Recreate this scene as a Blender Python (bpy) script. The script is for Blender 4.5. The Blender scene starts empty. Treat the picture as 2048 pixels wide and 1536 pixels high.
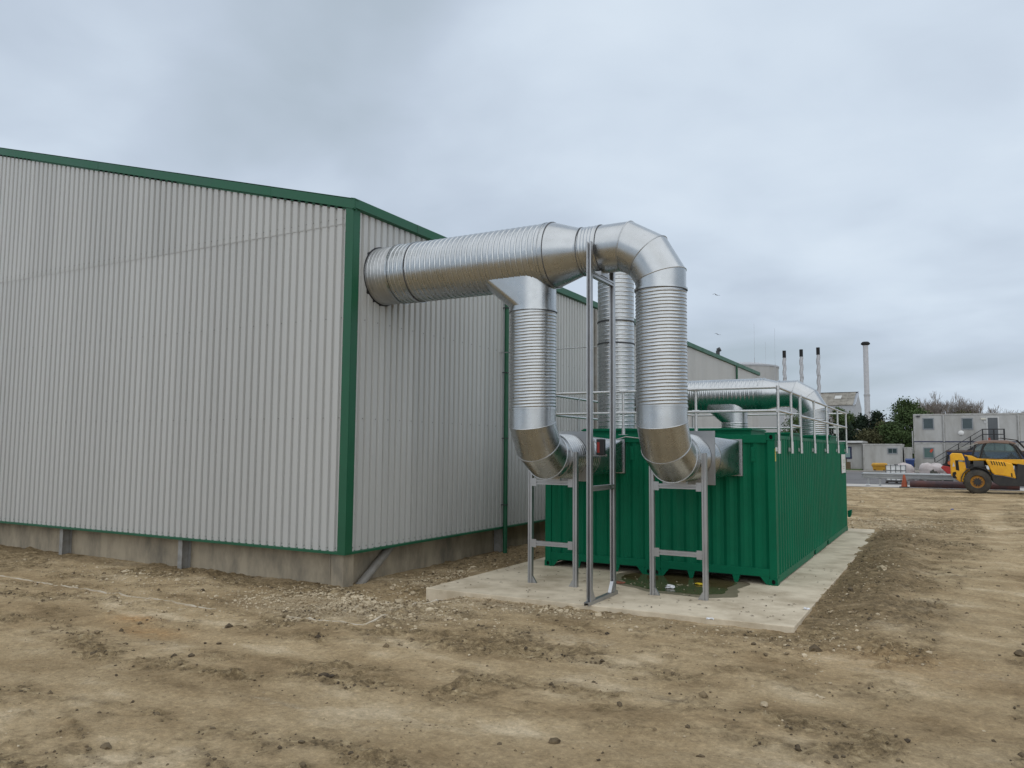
import bpy, bmesh, math, random
import numpy as np
from mathutils import Vector, Matrix
random.seed(7); rng = np.random.default_rng(11)
S = bpy.context.scene; COL = S.collection; PI = math.pi

# ------------------------------------------------------------------ camera
cam_d = bpy.data.cameras.new('camera'); cam = bpy.data.objects.new('camera', cam_d); COL.objects.link(cam)
YAW, PITCH, ROLL = -0.506, 0.083, 0.008
f0 = Vector((math.sin(YAW), math.cos(YAW), 0)); r0 = Vector((math.cos(YAW), -math.sin(YAW), 0)); u0 = Vector((0, 0, 1))
fw = f0*math.cos(PITCH)+u0*math.sin(PITCH); up = u0*math.cos(PITCH)-f0*math.sin(PITCH)
ri = r0*math.cos(ROLL)+up*math.sin(ROLL); up2 = up*math.cos(ROLL)-r0*math.sin(ROLL)
mw = Matrix((ri, up2, -fw)).transposed().to_4x4(); mw.translation = (2.839, -15.497, 2.526)
cam.matrix_world = mw
cam_d.sensor_width = 36; cam_d.lens = 1562.05/2048*36; cam_d.clip_end = 3000; cam_d.clip_start = 0.1
S.camera = cam
S.render.resolution_x = 1024; S.render.resolution_y = 768

# ------------------------------------------------------------------ sky and sun (overcast)
SUN_EL, SUN_AZ = math.radians(58), math.radians(148)      # azimuth clockwise from +Y
W = bpy.data.worlds.new('World'); S.world = W; W.use_nodes = True
nt = W.node_tree; nt.nodes.clear()
def wn(t, **k):
    n = nt.nodes.new(t)
    for a, b in k.items(): setattr(n, a, b)
    return n
L = nt.links.new
out = wn('ShaderNodeOutputWorld'); bg = wn('ShaderNodeBackground'); bg.inputs[1].default_value = 1.02
L(bg.outputs[0], out.inputs[0])
tc = wn('ShaderNodeTexCoord'); sep = wn('ShaderNodeSeparateXYZ'); L(tc.outputs['Generated'], sep.inputs[0])
mz = wn('ShaderNodeMath', operation='MAXIMUM'); L(sep.outputs[2], mz.inputs[0]); mz.inputs[1].default_value = 0.0
az = wn('ShaderNodeMath', operation='ADD'); L(mz.outputs[0], az.inputs[0]); az.inputs[1].default_value = 0.22
dx = wn('ShaderNodeMath', operation='DIVIDE'); L(sep.outputs[0], dx.inputs[0]); L(az.outputs[0], dx.inputs[1])
dy = wn('ShaderNodeMath', operation='DIVIDE'); L(sep.outputs[1], dy.inputs[0]); L(az.outputs[0], dy.inputs[1])
cb = wn('ShaderNodeCombineXYZ'); L(dx.outputs[0], cb.inputs[0]); L(dy.outputs[0], cb.inputs[1]); cb.inputs[2].default_value = 12.1
n1 = wn('ShaderNodeTexNoise'); n1.inputs['Scale'].default_value = 0.8; n1.inputs['Detail'].default_value = 4; n1.inputs['Roughness'].default_value = 0.45; n1.inputs['Distortion'].default_value = 0.35
L(cb.outputs[0], n1.inputs['Vector'])
n2 = wn('ShaderNodeTexNoise'); n2.inputs['Scale'].default_value = 3.1; n2.inputs['Detail'].default_value = 6; n2.inputs['Roughness'].default_value = 0.52; n2.inputs['Distortion'].default_value = 0.3
L(cb.outputs[0], n2.inputs['Vector'])
mx = wn('ShaderNodeMix', data_type='FLOAT'); mx.inputs[0].default_value = 0.17; L(n1.outputs[0], mx.inputs[2]); L(n2.outputs[0], mx.inputs[3])
cr = wn('ShaderNodeValToRGB'); L(mx.outputs[0], cr.inputs[0])
e = cr.color_ramp.elements
e[0].position = 0.34; e[0].color = (0.415, 0.49, 0.56, 1)
e[1].position = 0.68; e[1].color = (0.75, 0.84, 0.93, 1)
m_ = e.new(0.47); m_.color = (0.535, 0.615, 0.72, 1)
m_ = e.new(0.56); m_.color = (0.64, 0.73, 0.835, 1)
sky = wn('ShaderNodeTexSky', sky_type='NISHITA', sun_disc=False, sun_elevation=SUN_EL, sun_rotation=SUN_AZ)
sm = wn('ShaderNodeMix', data_type='RGBA', blend_type='MULTIPLY'); sm.inputs[0].default_value = 1; L(sky.outputs[0], sm.inputs[6]); sm.inputs[7].default_value = (0.08, 0.08, 0.08, 1)
sx = wn('ShaderNodeMix', data_type='RGBA'); sx.inputs[0].default_value = 0.10; L(cr.outputs[0], sx.inputs[6]); L(sm.outputs[2], sx.inputs[7])
L(sx.outputs[2], bg.inputs[0])

sd = bpy.data.lights.new('sun', 'SUN'); sd.energy = 1.4; sd.angle = math.radians(115); sd.color = (1.0, 0.945, 0.86)
so = bpy.data.objects.new('sun', sd); COL.objects.link(so)
dirv = Vector((math.sin(SUN_AZ)*math.cos(SUN_EL), math.cos(SUN_AZ)*math.cos(SUN_EL), math.sin(SUN_EL)))
so.rotation_euler = dirv.to_track_quat('Z', 'Y').to_euler(); so.location = dirv*60
vs = S.view_settings; vs.view_transform = 'Standard'; vs.look = 'None'; vs.exposure = 0.06; vs.gamma = 1; vs.use_curve_mapping = False
S.render.engine = 'CYCLES'

# ------------------------------------------------------------------ materials
MATS = {}
def mat(name, col, rough=0.6, metal=0.0, col2=None, scale=3.0, detail=6, contrast=(0.35, 0.65), bump=0.0, bscale=30, rvar=0.0,
        stretch=(1, 1, 1), spec=0.5, trans=0.0, alpha=1.0, emit=None):
    if name in MATS: return MATS[name]
    m = bpy.data.materials.new(name); m.use_nodes = True; t = m.node_tree; b = t.nodes['Principled BSDF']; k = t.links.new
    b.inputs['Roughness'].default_value = rough; b.inputs['Metallic'].default_value = metal
    b.inputs['Specular IOR Level'].default_value = spec; b.inputs['Transmission Weight'].default_value = trans; b.inputs['Alpha'].default_value = alpha
    b.inputs['Base Color'].default_value = (*col, 1)
    c = t.nodes.new('ShaderNodeTexCoord'); mp = t.nodes.new('ShaderNodeMapping'); mp.inputs['Scale'].default_value = stretch
    k(c.outputs['Object'], mp.inputs[0])
    if col2 is None: col2 = tuple(x*0.86 for x in col)
    n = t.nodes.new('ShaderNodeTexNoise'); n.inputs['Scale'].default_value = scale; n.inputs['Detail'].default_value = detail; n.inputs['Roughness'].default_value = 0.62
    k(mp.outputs[0], n.inputs['Vector'])
    r = t.nodes.new('ShaderNodeValToRGB'); k(n.outputs[0], r.inputs[0])
    r.color_ramp.elements[0].position = contrast[0]; r.color_ramp.elements[1].position = contrast[1]
    r.color_ramp.elements[0].color = (*col2, 1); r.color_ramp.elements[1].color = (*col, 1)
    k(r.outputs[0], b.inputs['Base Color'])
    if rvar:
        q = t.nodes.new('ShaderNodeMapRange'); k(n.outputs[0], q.inputs[0]); q.inputs[1].default_value = 0.3; q.inputs[2].default_value = 0.7
        q.inputs[3].default_value = rough-rvar; q.inputs[4].default_value = rough+rvar; k(q.outputs[0], b.inputs['Roughness'])
    if bump:
        n3 = t.nodes.new('ShaderNodeTexNoise'); n3.inputs['Scale'].default_value = bscale; n3.inputs['Detail'].default_value = 5; k(mp.outputs[0], n3.inputs['Vector'])
        bp = t.nodes.new('ShaderNodeBump'); bp.inputs['Strength'].default_value = bump; bp.inputs['Distance'].default_value = 0.02
        k(n3.outputs[0], bp.inputs['Height']); k(bp.outputs[0], b.inputs['Normal'])
    MATS[name] = m; return m

CLAD = mat('cladding_grey', (0.475, 0.478, 0.466), 0.45, col2=(0.425, 0.428, 0.416), scale=0.8, rvar=0.08, stretch=(1, 1, 0.12))
def tint_random(m, lo, hi):      # slight tone difference from sheet to sheet
    t = m.node_tree; b = t.nodes['Principled BSDF']; k = t.links.new; src = b.inputs['Base Color'].links[0].from_socket
    oi = t.nodes.new('ShaderNodeObjectInfo'); mr = t.nodes.new('ShaderNodeMapRange'); k(oi.outputs['Random'], mr.inputs[0]); mr.inputs[3].default_value = lo; mr.inputs[4].default_value = hi
    x = t.nodes.new('ShaderNodeVectorMath'); x.operation = 'SCALE'; k(src, x.inputs[0]); k(mr.outputs[0], x.inputs['Scale']); k(x.outputs[0], b.inputs['Base Color'])
tint_random(CLAD, 0.955, 1.045)
CORE = mat('wall_core', (0.35, 0.35, 0.34), 0.8)
TRIM = mat('trim_green', (0.008, 0.098, 0.045), 0.5, col2=(0.007, 0.084, 0.039), scale=1.5, rvar=0.08)
ROOF = mat('roof_sheet_grey', (0.35, 0.36, 0.36), 0.6)
CGRN = mat('container_green', (0.0005, 0.132, 0.064), 0.5, col2=(0.0005, 0.108, 0.053), scale=1.3, rvar=0.07, spec=0.15)
BLACK = mat('black_void', (0.012, 0.012, 0.012), 0.8)
DARKM = mat('dark_metal', (0.04, 0.042, 0.045), 0.5)
PLINTH = mat('plinth_concrete', (0.38, 0.325, 0.24), 0.88, col2=(0.18, 0.16, 0.125), scale=2.1, detail=12, contrast=(0.34, 0.60), bump=0.25, bscale=18, stretch=(1, 1, 0.4))
SLABM = mat('slab_concrete', (0.64, 0.555, 0.42), 0.85, col2=(0.40, 0.33, 0.23), scale=1.3, detail=12, contrast=(0.33, 0.58), bump=0.3, bscale=35)
STEELC = mat('column_steel', (0.30, 0.30, 0.29), 0.6, col2=(0.20, 0.19, 0.17), scale=4)
PVC = mat('grey_pvc', (0.26, 0.25, 0.235), 0.5, col2=(0.2, 0.18, 0.15), scale=5)
SCREW = mat('screw_head', (0.09, 0.09, 0.09), 0.5)

def galv(name, base, rough, dirt=0.0):
    m = bpy.data.materials.new(name); m.use_nodes = True; t = m.node_tree; b = t.nodes['Principled BSDF']; k = t.links.new
    b.inputs['Metallic'].default_value = 1.0
    c = t.nodes.new('ShaderNodeTexCoord')
    v = t.nodes.new('ShaderNodeTexVoronoi'); v.inputs['Scale'].default_value = 38; k(c.outputs['Object'], v.inputs['Vector'])
    n = t.nodes.new('ShaderNodeTexNoise'); n.inputs['Scale'].default_value = 2.3; n.inputs['Detail'].default_value = 9; n.inputs['Roughness'].default_value = 0.66; k(c.outputs['Object'], n.inputs['Vector'])
    n2 = t.nodes.new('ShaderNodeTexNoise'); n2.inputs['Scale'].default_value = 7; n2.inputs['Detail'].default_value = 7; k(c.outputs['Object'], n2.inputs['Vector'])
    r = t.nodes.new('ShaderNodeValToRGB'); k(n.outputs[0], r.inputs[0]); e = r.color_ramp.elements
    e[0].position = 0.3; e[0].color = (*[x*(0.87-dirt) for x in base], 1); e[1].position = 0.62; e[1].color = (*base, 1)
    mxr = t.nodes.new('ShaderNodeMix'); mxr.data_type = 'RGBA'; mxr.blend_type = 'MULTIPLY'; mxr.inputs[0].default_value = 0.025
    k(r.outputs[0], mxr.inputs[6]); k(v.outputs['Color'], mxr.inputs[7])
    n4 = t.nodes.new('ShaderNodeTexNoise'); n4.inputs['Scale'].default_value = 5.2; n4.inputs['Detail'].default_value = 12; n4.inputs['Roughness'].default_value = 0.8; n4.inputs['Distortion'].default_value = 0.6; k(c.outputs['Object'], n4.inputs['Vector'])
    r4 = t.nodes.new('ShaderNodeValToRGB'); k(n4.outputs[0], r4.inputs[0]); e4 = r4.color_ramp.elements; e4[0].position = 0.31; e4[0].color = (0.80, 0.79, 0.77, 1); e4[1].position = 0.40; e4[1].color = (1, 1, 1, 1)
    mx4 = t.nodes.new('ShaderNodeMix'); mx4.data_type = 'RGBA'; mx4.blend_type = 'MULTIPLY'; mx4.inputs[0].default_value = 1.0; k(mxr.outputs[2], mx4.inputs[6]); k(r4.outputs[0], mx4.inputs[7]); mxr = mx4
    hs = t.nodes.new('ShaderNodeHueSaturation'); hs.inputs['Saturation'].default_value = 0.35; k(mxr.outputs[2], hs.inputs['Color']); k(hs.outputs[0], b.inputs['Base Color'])
    q = t.nodes.new('ShaderNodeMapRange'); k(n2.outputs[0], q.inputs[0]); q.inputs[1].default_value = 0.3; q.inputs[2].default_value = 0.7
    q.inputs[3].default_value = rough-0.03; q.inputs[4].default_value = rough+0.05; k(q.outputs[0], b.inputs['Roughness'])
    bp = t.nodes.new('ShaderNodeBump'); bp.inputs['Strength'].default_value = 0.01; bp.inputs['Distance'].default_value = 0.02; k(n.outputs[0], bp.inputs['Height']); k(bp.outputs[0], b.inputs['Normal'])
    MATS[name] = m; return m
GALV = galv('galvanised_steel', (0.44, 0.49, 0.52), 0.27)
GALVD = galv('galvanised_dull', (0.50, 0.53, 0.55), 0.36, 0.1)
STRUT = galv('galvanised_strut', (0.44, 0.455, 0.48), 0.40)
RAILM = galv('galvanised_rail', (0.60, 0.62, 0.62), 0.42)
SEAL = mat('dark_sealant', (0.03, 0.03, 0.035), 0.6); GAPM = mat('joint_line_dark', (0.10, 0.10, 0.105), 0.6)  # plain dark grey for the rings at the duct joints

# ------------------------------------------------------------------ mesh helpers
WL = {}
def setp(o, label=None, cat=None, group=None, kind=None):
    if label: o['label'] = label
    if cat: o['category'] = cat
    if group: o['group'] = group
    if kind: o['kind'] = kind
    return o
def thing(name, label, cat, loc=(0, 0, 0), group=None):
    o = bpy.data.objects.new(name, None); COL.objects.link(o); o.location = loc; o.empty_display_size = 0.2
    WL[o] = Vector(loc); return setp(o, label, cat, group)
class MB:
    def __init__(s): s.v = []; s.f = []
    def add(s, vs, fs):
        n = len(s.v); s.v.extend([tuple(p) for p in vs]); s.f.extend([tuple(i+n for i in q) for q in fs]); return s
    def box(s, x0, x1, y0, y1, z0, z1):
        return s.add([(x0,y0,z0),(x1,y0,z0),(x1,y1,z0),(x0,y1,z0),(x0,y0,z1),(x1,y0,z1),(x1,y1,z1),(x0,y1,z1)],
                     [(0,3,2,1),(4,5,6,7),(0,1,5,4),(1,2,6,5),(2,3,7,6),(3,0,4,7)])
    def tube(s, p, q, r, n=8, r2=None, cap=True):
        p = Vector(p); q = Vector(q); d = (q-p).normalized(); a = d.orthogonal().normalized(); b = d.cross(a); r2 = r if r2 is None else r2
        vs = [p+(a*math.cos(2*PI*i/n)+b*math.sin(2*PI*i/n))*r for i in range(n)]+[q+(a*math.cos(2*PI*i/n)+b*math.sin(2*PI*i/n))*r2 for i in range(n)]
        fs = [(i, (i+1) % n, n+(i+1) % n, n+i) for i in range(n)]
        if cap: fs += [tuple(range(n))[::-1], tuple(range(n, 2*n))]
        return s.add(vs, fs)
    def bar(s, p, q, w, h, upv=(0, 0, 1)):           # rectangular bar between two points
        p = Vector(p); q = Vector(q); d = (q-p).normalized(); u = Vector(upv); sd_ = d.cross(u).normalized(); u = sd_.cross(d)
        c = [(-w/2, -h/2), (w/2, -h/2), (w/2, h/2), (-w/2, h/2)]
        vs = [p+sd_*a+u*b for a, b in c]+[q+sd_*a+u*b for a, b in c]
        return s.add(vs, [(0,1,5,4),(1,2,6,5),(2,3,7,6),(3,0,4,7),(3,2,1,0),(4,5,6,7)])
    def prism(s, poly, axis, a, b):                  # polygon (2D) extruded along axis 'x','y' or 'z'
        def P(u, v, w): return {'x': (w, u, v), 'y': (u, w, v), 'z': (u, v, w)}[axis]
        n = len(poly)
        return s.add([P(u, v, a) for u, v in poly]+[P(u, v, b) for u, v in poly],
                     [(i, (i+1) % n, n+(i+1) % n, n+i) for i in range(n)]+[tuple(range(n))[::-1], tuple(range(n, 2*n))])
    def rings(s, rings, cap0=True, cap1=True, closed=True):
        n = len(rings[0]); vs = [p for r in rings for p in r]; fs = []
        for j in range(len(rings)-1):
            for i in range(n if closed else n-1):
                fs.append((j*n+i, j*n+(i+1) % n, (j+1)*n+(i+1) % n, (j+1)*n+i))
        if cap0: fs.append(tuple(range(n))[::-1])
        if cap1: fs.append(tuple(range((len(rings)-1)*n, len(rings)*n)))
        return s.add(vs, fs)
    def mesh(s, name, off=(0, 0, 0), smooth=False, fix=True):
        me = bpy.data.meshes.new(name); o = Vector(off)
        me.from_pydata([tuple(Vector(p)-o) for p in s.v], [], s.f)
        if fix:
            bm = bmesh.new(); bm.from_mesh(me); bmesh.ops.recalc_face_normals(bm, faces=bm.faces); bm.to_mesh(me); bm.free()
        if smooth:
            me.polygons.foreach_set('use_smooth', [True]*len(me.polygons))
            try: me.set_sharp_from_angle(angle=math.radians(smooth if smooth is not True else 35))
            except Exception: pass
        return me
    def build(s, name, m, parent, smooth=False, bevel=0, label=None, kind=None, fix=True):
        off = WL[parent] if parent is not None else Vector((0, 0, 0))
        o = bpy.data.objects.new(name, s.mesh(name, off, smooth, fix)); COL.objects.link(o); o.data.materials.append(m)
        if parent is not None: o.parent = parent
        WL[o] = off.copy()
        if bevel: bv(o, bevel)
        return setp(o, label, None, None, kind)
    def solo(s, name, m, label, cat, group=None, smooth=False, bevel=0, kind=None, fix=True):
        a = np.array(s.v); lo, hi = a.min(0), a.max(0); loc = Vector(((lo[0]+hi[0])/2, (lo[1]+hi[1])/2, lo[2]))
        o = bpy.data.objects.new(name, s.mesh(name, loc, smooth, fix)); COL.objects.link(o); o.location = loc; o.data.materials.append(m); WL[o] = loc
        if bevel: bv(o, bevel)
        return setp(o, label, cat, group, kind)
def bv(o, w):
    b = o.modifiers.new('bevel', 'BEVEL'); b.width = w; b.segments = 2; b.limit_method = 'ANGLE'; b.angle_limit = math.radians(40)
def inst(name, me, m, parent, loc, rz=0):            # shares mesh data; loc in world
    o = bpy.data.objects.new(name, me); COL.objects.link(o); o.parent = parent; o.location = Vector(loc)-WL[parent]; o.rotation_euler.z = rz
    if m is not None and not me.materials: me.materials.append(m)
    WL[o] = Vector(loc); return o

# value noise on numpy arrays
_tab = rng.random((256, 256))
def vnoise(x, y):
    xi = np.floor(x).astype(int); yi = np.floor(y).astype(int); fx = x-xi; fy = y-yi; fx = fx*fx*(3-2*fx); fy = fy*fy*(3-2*fy)
    a = _tab[xi % 256, yi % 256]; b = _tab[(xi+1) % 256, yi % 256]; c = _tab[xi % 256, (yi+1) % 256]; d = _tab[(xi+1) % 256, (yi+1) % 256]
    return (a*(1-fx)+b*fx)*(1-fy)+(c*(1-fx)+d*fx)*fy
def fbm(x, y, o=5, g=0.5):
    r = np.zeros_like(x, dtype=float); a = 1.0; t = 0
    for i in range(o): r += a*vnoise(x+17.3*i, y-9.1*i); t += a; a *= g; x = x*2.03; y = y*2.03
    return r/t
def sstep(a, b, x): t = np.clip((x-a)/(b-a), 0, 1); return t*t*(3-2*t)

# ------------------------------------------------------------------ ground
SLX0, SLX1, SLY0, SLY1 = -5.5, 0.84, -3.52, 12.85
def zbase(x, y):
    x = np.asarray(x, float); y = np.asarray(y, float)
    z = np.interp(y, [-20, -8, -3, 13, 33, 45, 57, 70], [-0.12, -0.11, -0.07, 0.0, 0.36, 0.36, 0.84, 0.86])
    z = z - 0.07*sstep(-5.0, -7.5, x)*sstep(14, 6, y)
    z = z - 0.20*np.exp(-(((x+5.75)/0.75)**2+((y+3.75)/0.8)**2))
    z = z + 0.06*np.exp(-(((x+7.6)/0.9)**2+((y+4.2)/0.6)**2))
    z = z + (0.04+0.10*np.exp(-((x-1.65-0.05*np.maximum(0, 4-y))/0.55)**2))*sstep(0.6, 1.1, x)*sstep(-4.6, -2.0, y)*sstep(15, 11, y)
    return z
def damp(x, y):      # fresh dark spoil: berm beside the slab, strip along the plinth
    j = (fbm(x*1.3, y*1.3+33, 4)-0.5)
    d = sstep(0.75, 1.0, x)*sstep(2.9, 1.7, x+j*2.6-0.03*np.maximum(0, 6-y))*sstep(-4.5, -2.2, y+j*3)*sstep(16, 11, y)
    d = np.maximum(d, 0.75*np.exp(-((y+3.95+j*0.6)/0.35)**2)*sstep(-7.0, -8.0, x))
    d = np.maximum(d, 0.6*sstep(-5.4, -5.9, x)*sstep(-3.6, -2.0, y)*sstep(-7.6, -7.0, x))
    d = np.maximum(d, 0.55*np.exp(-((y+3.8+j*0.5)/0.3)**2)*sstep(-4.6, -3.5, x)*sstep(1.4, 0.6, x))
    return d*0.8
def crumb(x, y):     # 0 = compacted smooth soil, 1 = crumbly churned soil
    a = fbm(x*0.35+3, y*0.75+8, 5, 0.55); b = fbm(x*1.6, y*2.6+40, 4, 0.55)
    m = np.maximum(sstep(0.465, 0.565, a*0.62+b*0.38), 0.65*sstep(0.53, 0.63, fbm(x*3.1+7, y*4.3, 4, 0.6)))
    m = np.maximum(m, 0.8*sstep(0.45, 0.6, b)*sstep(1.0, 1.8, x)*sstep(3.4, 2.0, x)*sstep(-3, -1, y)*sstep(14, 10, y))
    for d, w_ in ((y-(-9.0+0.07*x+0.25*np.sin(x*0.35)), 0.62), (y-(-6.9+0.10*x+0.2*np.sin(x*0.5+1)), 0.28), (x-(3.5+0.05*y+0.35*np.sin(y*0.2)), 0.45), (x-(5.3+0.05*y+0.35*np.sin(y*0.2)), 0.45)):
        jj = (fbm(x*0.9+5, y*0.9, 3)-0.5)*0.8; q = np.abs(d+jj); m = m*(1-0.75*sstep(w_+0.2, w_-0.1, q)); m = np.maximum(m, 0.75*np.exp(-((q-w_-0.22)/0.14)**2)*sstep(0.42, 0.56, b))
    m = np.maximum(m, 0.9*damp(x, y)*sstep(0.36, 0.5, b))
    return m
def relief(x, y):
    c = crumb(x, y)
    r = (fbm(x*0.5, y*0.5+5, 3)-0.5)*0.055 + (fbm(x*2.6+9, y*2.6, 4, 0.6)-0.5)*0.035
    lum = fbm(x*6.3, y*6.3, 4, 0.62); r = r + c*(np.abs(lum-0.5)*0.22-0.02+(lum-0.5)*0.06) + (fbm(x*11+3, y*11, 4, 0.68)-0.5)*0.032
    # shallow tyre ruts beyond the slab on the right and across the front
    for off in (0.0, 1.7):
        d = x-(2.3+off+0.02*(y-3)+0.25*np.sin(y*0.21)); r = r - (0.03+0.02*np.sin(y*14))*np.exp(-(d/0.2)**2)*sstep(-4, 0, y)*sstep(30, 20, y)
        d = y-(-8.6+off*0.9+0.10*x+0.2*np.sin(x*0.4)); r = r - 0.02*np.exp(-(d/0.22)**2)
    fade = sstep(38.5, 33, y)
    return r*fade
def gz(x, y):
    return zbase(x, y)+relief(x, y)
def gzs(x, y): return float(gz(np.array([x]), np.array([y]))[0])
def build_ground():
    ys = [-40, -25, -18, -14]; y = -12.6
    while y < 36: ys.append(y); y += 0.028+max(0, (y+12.6))*0.0085
    ys += [37.5, 39, 41, 43, 45, 48, 51, 54, 57, 60, 65, 70, 80, 100, 150, 250, 450, 900]
    xs = [-900, -400, -200, -110, -70, -45, -34, -28]; x = -25.0
    while x < 11: xs.append(x); x += 0.05+max(0.0, abs(x+1.5)-5.0)*0.010
    xs += [13, 16, 20, 26, 34, 45, 60, 90, 150, 300, 900]
    X, Y = np.meshgrid(np.array(xs), np.array(ys)); nx, ny = len(xs), len(ys)
    Z = gz(X, Y)
    # under the slab the soil stays below its top, spilling a little over the right and front edges
    jit = fbm(X*2.1, Y*2.1+70, 4, 0.6)-0.5
    dxr = SLX1-X; dyf = Y-SLY0; dxl = X-SLX0; dyb = SLY1-Y
    ins = np.minimum(np.minimum(dxr+jit*0.55-0.05, dyf+jit*0.16), np.minimum(dxl, dyb+jit*0.3))
    Z = np.where(ins > 0, np.minimum(Z, 0.012-ins*0.5), Z); Z = np.where(ins > 0.5, -0.22, Z)
    road = (Y > 37.8) & (Y < 57.2) & (X > -40) & (X < 60); Z = np.where(road, Z-0.03, Z)
    # inside the warehouse
    Z = np.where((X < -7.75) & (Y > -3.25) & (Y < 34), Z-0.25, Z)
    co = np.stack([X.ravel(), Y.ravel(), Z.ravel()], 1)
    idx = np.arange(nx*ny).reshape(ny, nx)
    q = np.stack([idx[:-1, :-1], idx[:-1, 1:], idx[1:, 1:], idx[1:, :-1]], -1).reshape(-1, 4)
    me = bpy.data.meshes.new('ground'); me.vertices.add(len(co)); me.vertices.foreach_set('co', co.ravel())
    me.loops.add(q.size); me.loops.foreach_set('vertex_index', q.ravel()); me.polygons.add(len(q))
    me.polygons.foreach_set('loop_start', np.arange(0, q.size, 4)); me.update(calc_edges=True); me.validate()
    me.polygons.foreach_set('use_smooth', [True]*len(me.polygons))
    at = me.attributes.new('crumb', 'FLOAT', 'POINT'); at.data.foreach_set('value', crumb(X, Y).ravel().astype(np.float32))
    gr = np.exp(-(((X+6.0)/1.6)**2+((Y+5.3)/0.75)**2)) + 0.7*np.exp(-(((X+3.6)/1.6)**2+((Y+3.95)/0.3)**2)) + 0.6*np.exp(-(((X-0.9)/1.2)**2+((Y-14.6)/1.2)**2))
    gr += 0.55*np.exp(-(((X+1.7)/0.8)**2+((Y+5.45)/0.25)**2)) + 0.9*np.exp(-(((X+3.3)/0.5)**2+((Y+9.35)/0.05)**2)) + 0.8*np.exp(-(((X+6.6)/0.35)**2+((Y+8.25)/0.12)**2)) + 0.6*np.exp(-(((X-2.0)/0.5)**2+((Y+5.0)/0.1)**2)) + 0.5*np.exp(-(((X-3.1)/0.5)**2+((Y+4.6)/0.2)**2))
    at = me.attributes.new('pale', 'FLOAT', 'POINT'); at.data.foreach_set('value', np.clip(gr, 0, 1).ravel().astype(np.float32))
    orr = np.exp(-(((X+8.4)/0.45)**2+((Y+7.4)/0.22)**2)) + 0.6*np.exp(-(((X+7.4)/0.7)**2+((Y+7.8)/0.25)**2)) + 0.25*np.exp(-(((X-2.2)/1.5)**2+((Y+4.5)/0.7)**2))
    at = me.attributes.new('ochre', 'FLOAT', 'POINT'); at.data.foreach_set('value', np.clip(orr, 0, 1).ravel().astype(np.float32))
    at = me.attributes.new('damp', 'FLOAT', 'POINT'); at.data.foreach_set('value', np.clip(damp(X, Y), 0, 1).ravel().astype(np.float32))
    o = bpy.data.objects.new('ground', me); COL.objects.link(o); o['kind'] = 'structure'
    m = bpy.data.materials.new('soil'); m.use_nodes = True; t = m.node_tree; b = t.nodes['Principled BSDF']; k = t.links.new; me.materials.append(m)
    b.inputs['Roughness'].default_value = 0.95; b.inputs['Specular IOR Level'].default_value = 0.15
    c = t.nodes.new('ShaderNodeTexCoord')
    def noise(sc, det, ro=0.62, st=(1, 1, 1)):
        mp = t.nodes.new('ShaderNodeMapping'); mp.inputs['Scale'].default_value = st; k(c.outputs['Object'], mp.inputs[0])
        n = t.nodes.new('ShaderNodeTexNoise'); n.inputs['Scale'].default_value = sc; n.inputs['Detail'].default_value = det; n.inputs['Roughness'].default_value = ro; k(mp.outputs[0], n.inputs['Vector']); return n.outputs[0]
    def ramp(src, stops):
        r = t.nodes.new('ShaderNodeValToRGB'); k(src, r.inputs[0]); el = r.color_ramp.elements
        el[0].position, el[0].color = stops[0][0], (*stops[0][1], 1); el[1].position, el[1].color = stops[-1][0], (*stops[-1][1], 1)
        for p_, c_ in stops[1:-1]: q_ = el.new(p_); q_.color = (*c_, 1)
        return r.outputs[0]
    def mixc(f, a, b_):
        x_ = t.nodes.new('ShaderNodeMix'); x_.data_type = 'RGBA'
        if isinstance(f, (int, float)): x_.inputs[0].default_value = f
        else: k(f, x_.inputs[0])
        k(a, x_.inputs[6]); k(b_, x_.inputs[7]); return x_.outputs[2]
    def attr(n_):
        a_ = t.nodes.new('ShaderNodeAttribute'); a_.attribute_name = n_; return a_.outputs['Fac']
    def mul(a, b_, op='MULTIPLY'):
        x_ = t.nodes.new('ShaderNodeMath'); x_.operation = op; k(a, x_.inputs[0])
        if isinstance(b_, (int, float)): x_.inputs[1].default_value = b_
        else: k(b_, x_.inputs[1])
        x_.use_clamp = op != 'SUBTRACT'; return x_.outputs[0]
    smooth_c = ramp(noise(0.55, 9, 0.6, (1, 1.7, 1)), [(0.32, (0.245, 0.174, 0.094)), (0.44, (0.405, 0.298, 0.170)), (0.56, (0.505, 0.385, 0.232)), (0.68, (0.68, 0.55, 0.37))])
    crumb_c = ramp(noise(6.5, 10, 0.78), [(0.37, (0.06, 0.043, 0.024)), (0.46, (0.17, 0.123, 0.066)), (0.54, (0.32, 0.24, 0.132)), (0.66, (0.56, 0.45, 0.285))])
    fine = noise(24, 6, 0.75)
    cf = mul(attr('crumb'), ramp(fine, [(0.3, (0.55,)*3), (0.7, (1.0,)*3)]))
    col = mixc(cf, smooth_c, crumb_c)
    damp_c = ramp(noise(7.5, 9, 0.75), [(0.35, (0.06, 0.042, 0.022)), (0.5, (0.165, 0.116, 0.060)), (0.62, (0.25, 0.182, 0.098)), (0.74, (0.45, 0.35, 0.21))])
    df = mul(attr('damp'), ramp(noise(3.0, 6, 0.7), [(0.3, (0.35,)*3), (0.55, (0.95,)*3)])); col = mixc(df, col, damp_c)
    pale_c = ramp(noise(16, 6, 0.75), [(0.34, (0.24, 0.175, 0.105)), (0.5, (0.43, 0.345, 0.23)), (0.64, (0.60, 0.52, 0.39))])
    pf = mul(attr('pale'), ramp(noise(4, 6), [(0.36, (0.25,)*3), (0.6, (1.0,)*3)])); col = mixc(pf, col, pale_c)
    oc = ramp(noise(9, 5), [(0.3, (0.36, 0.20, 0.08)), (0.7, (0.60, 0.38, 0.18))])
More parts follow.
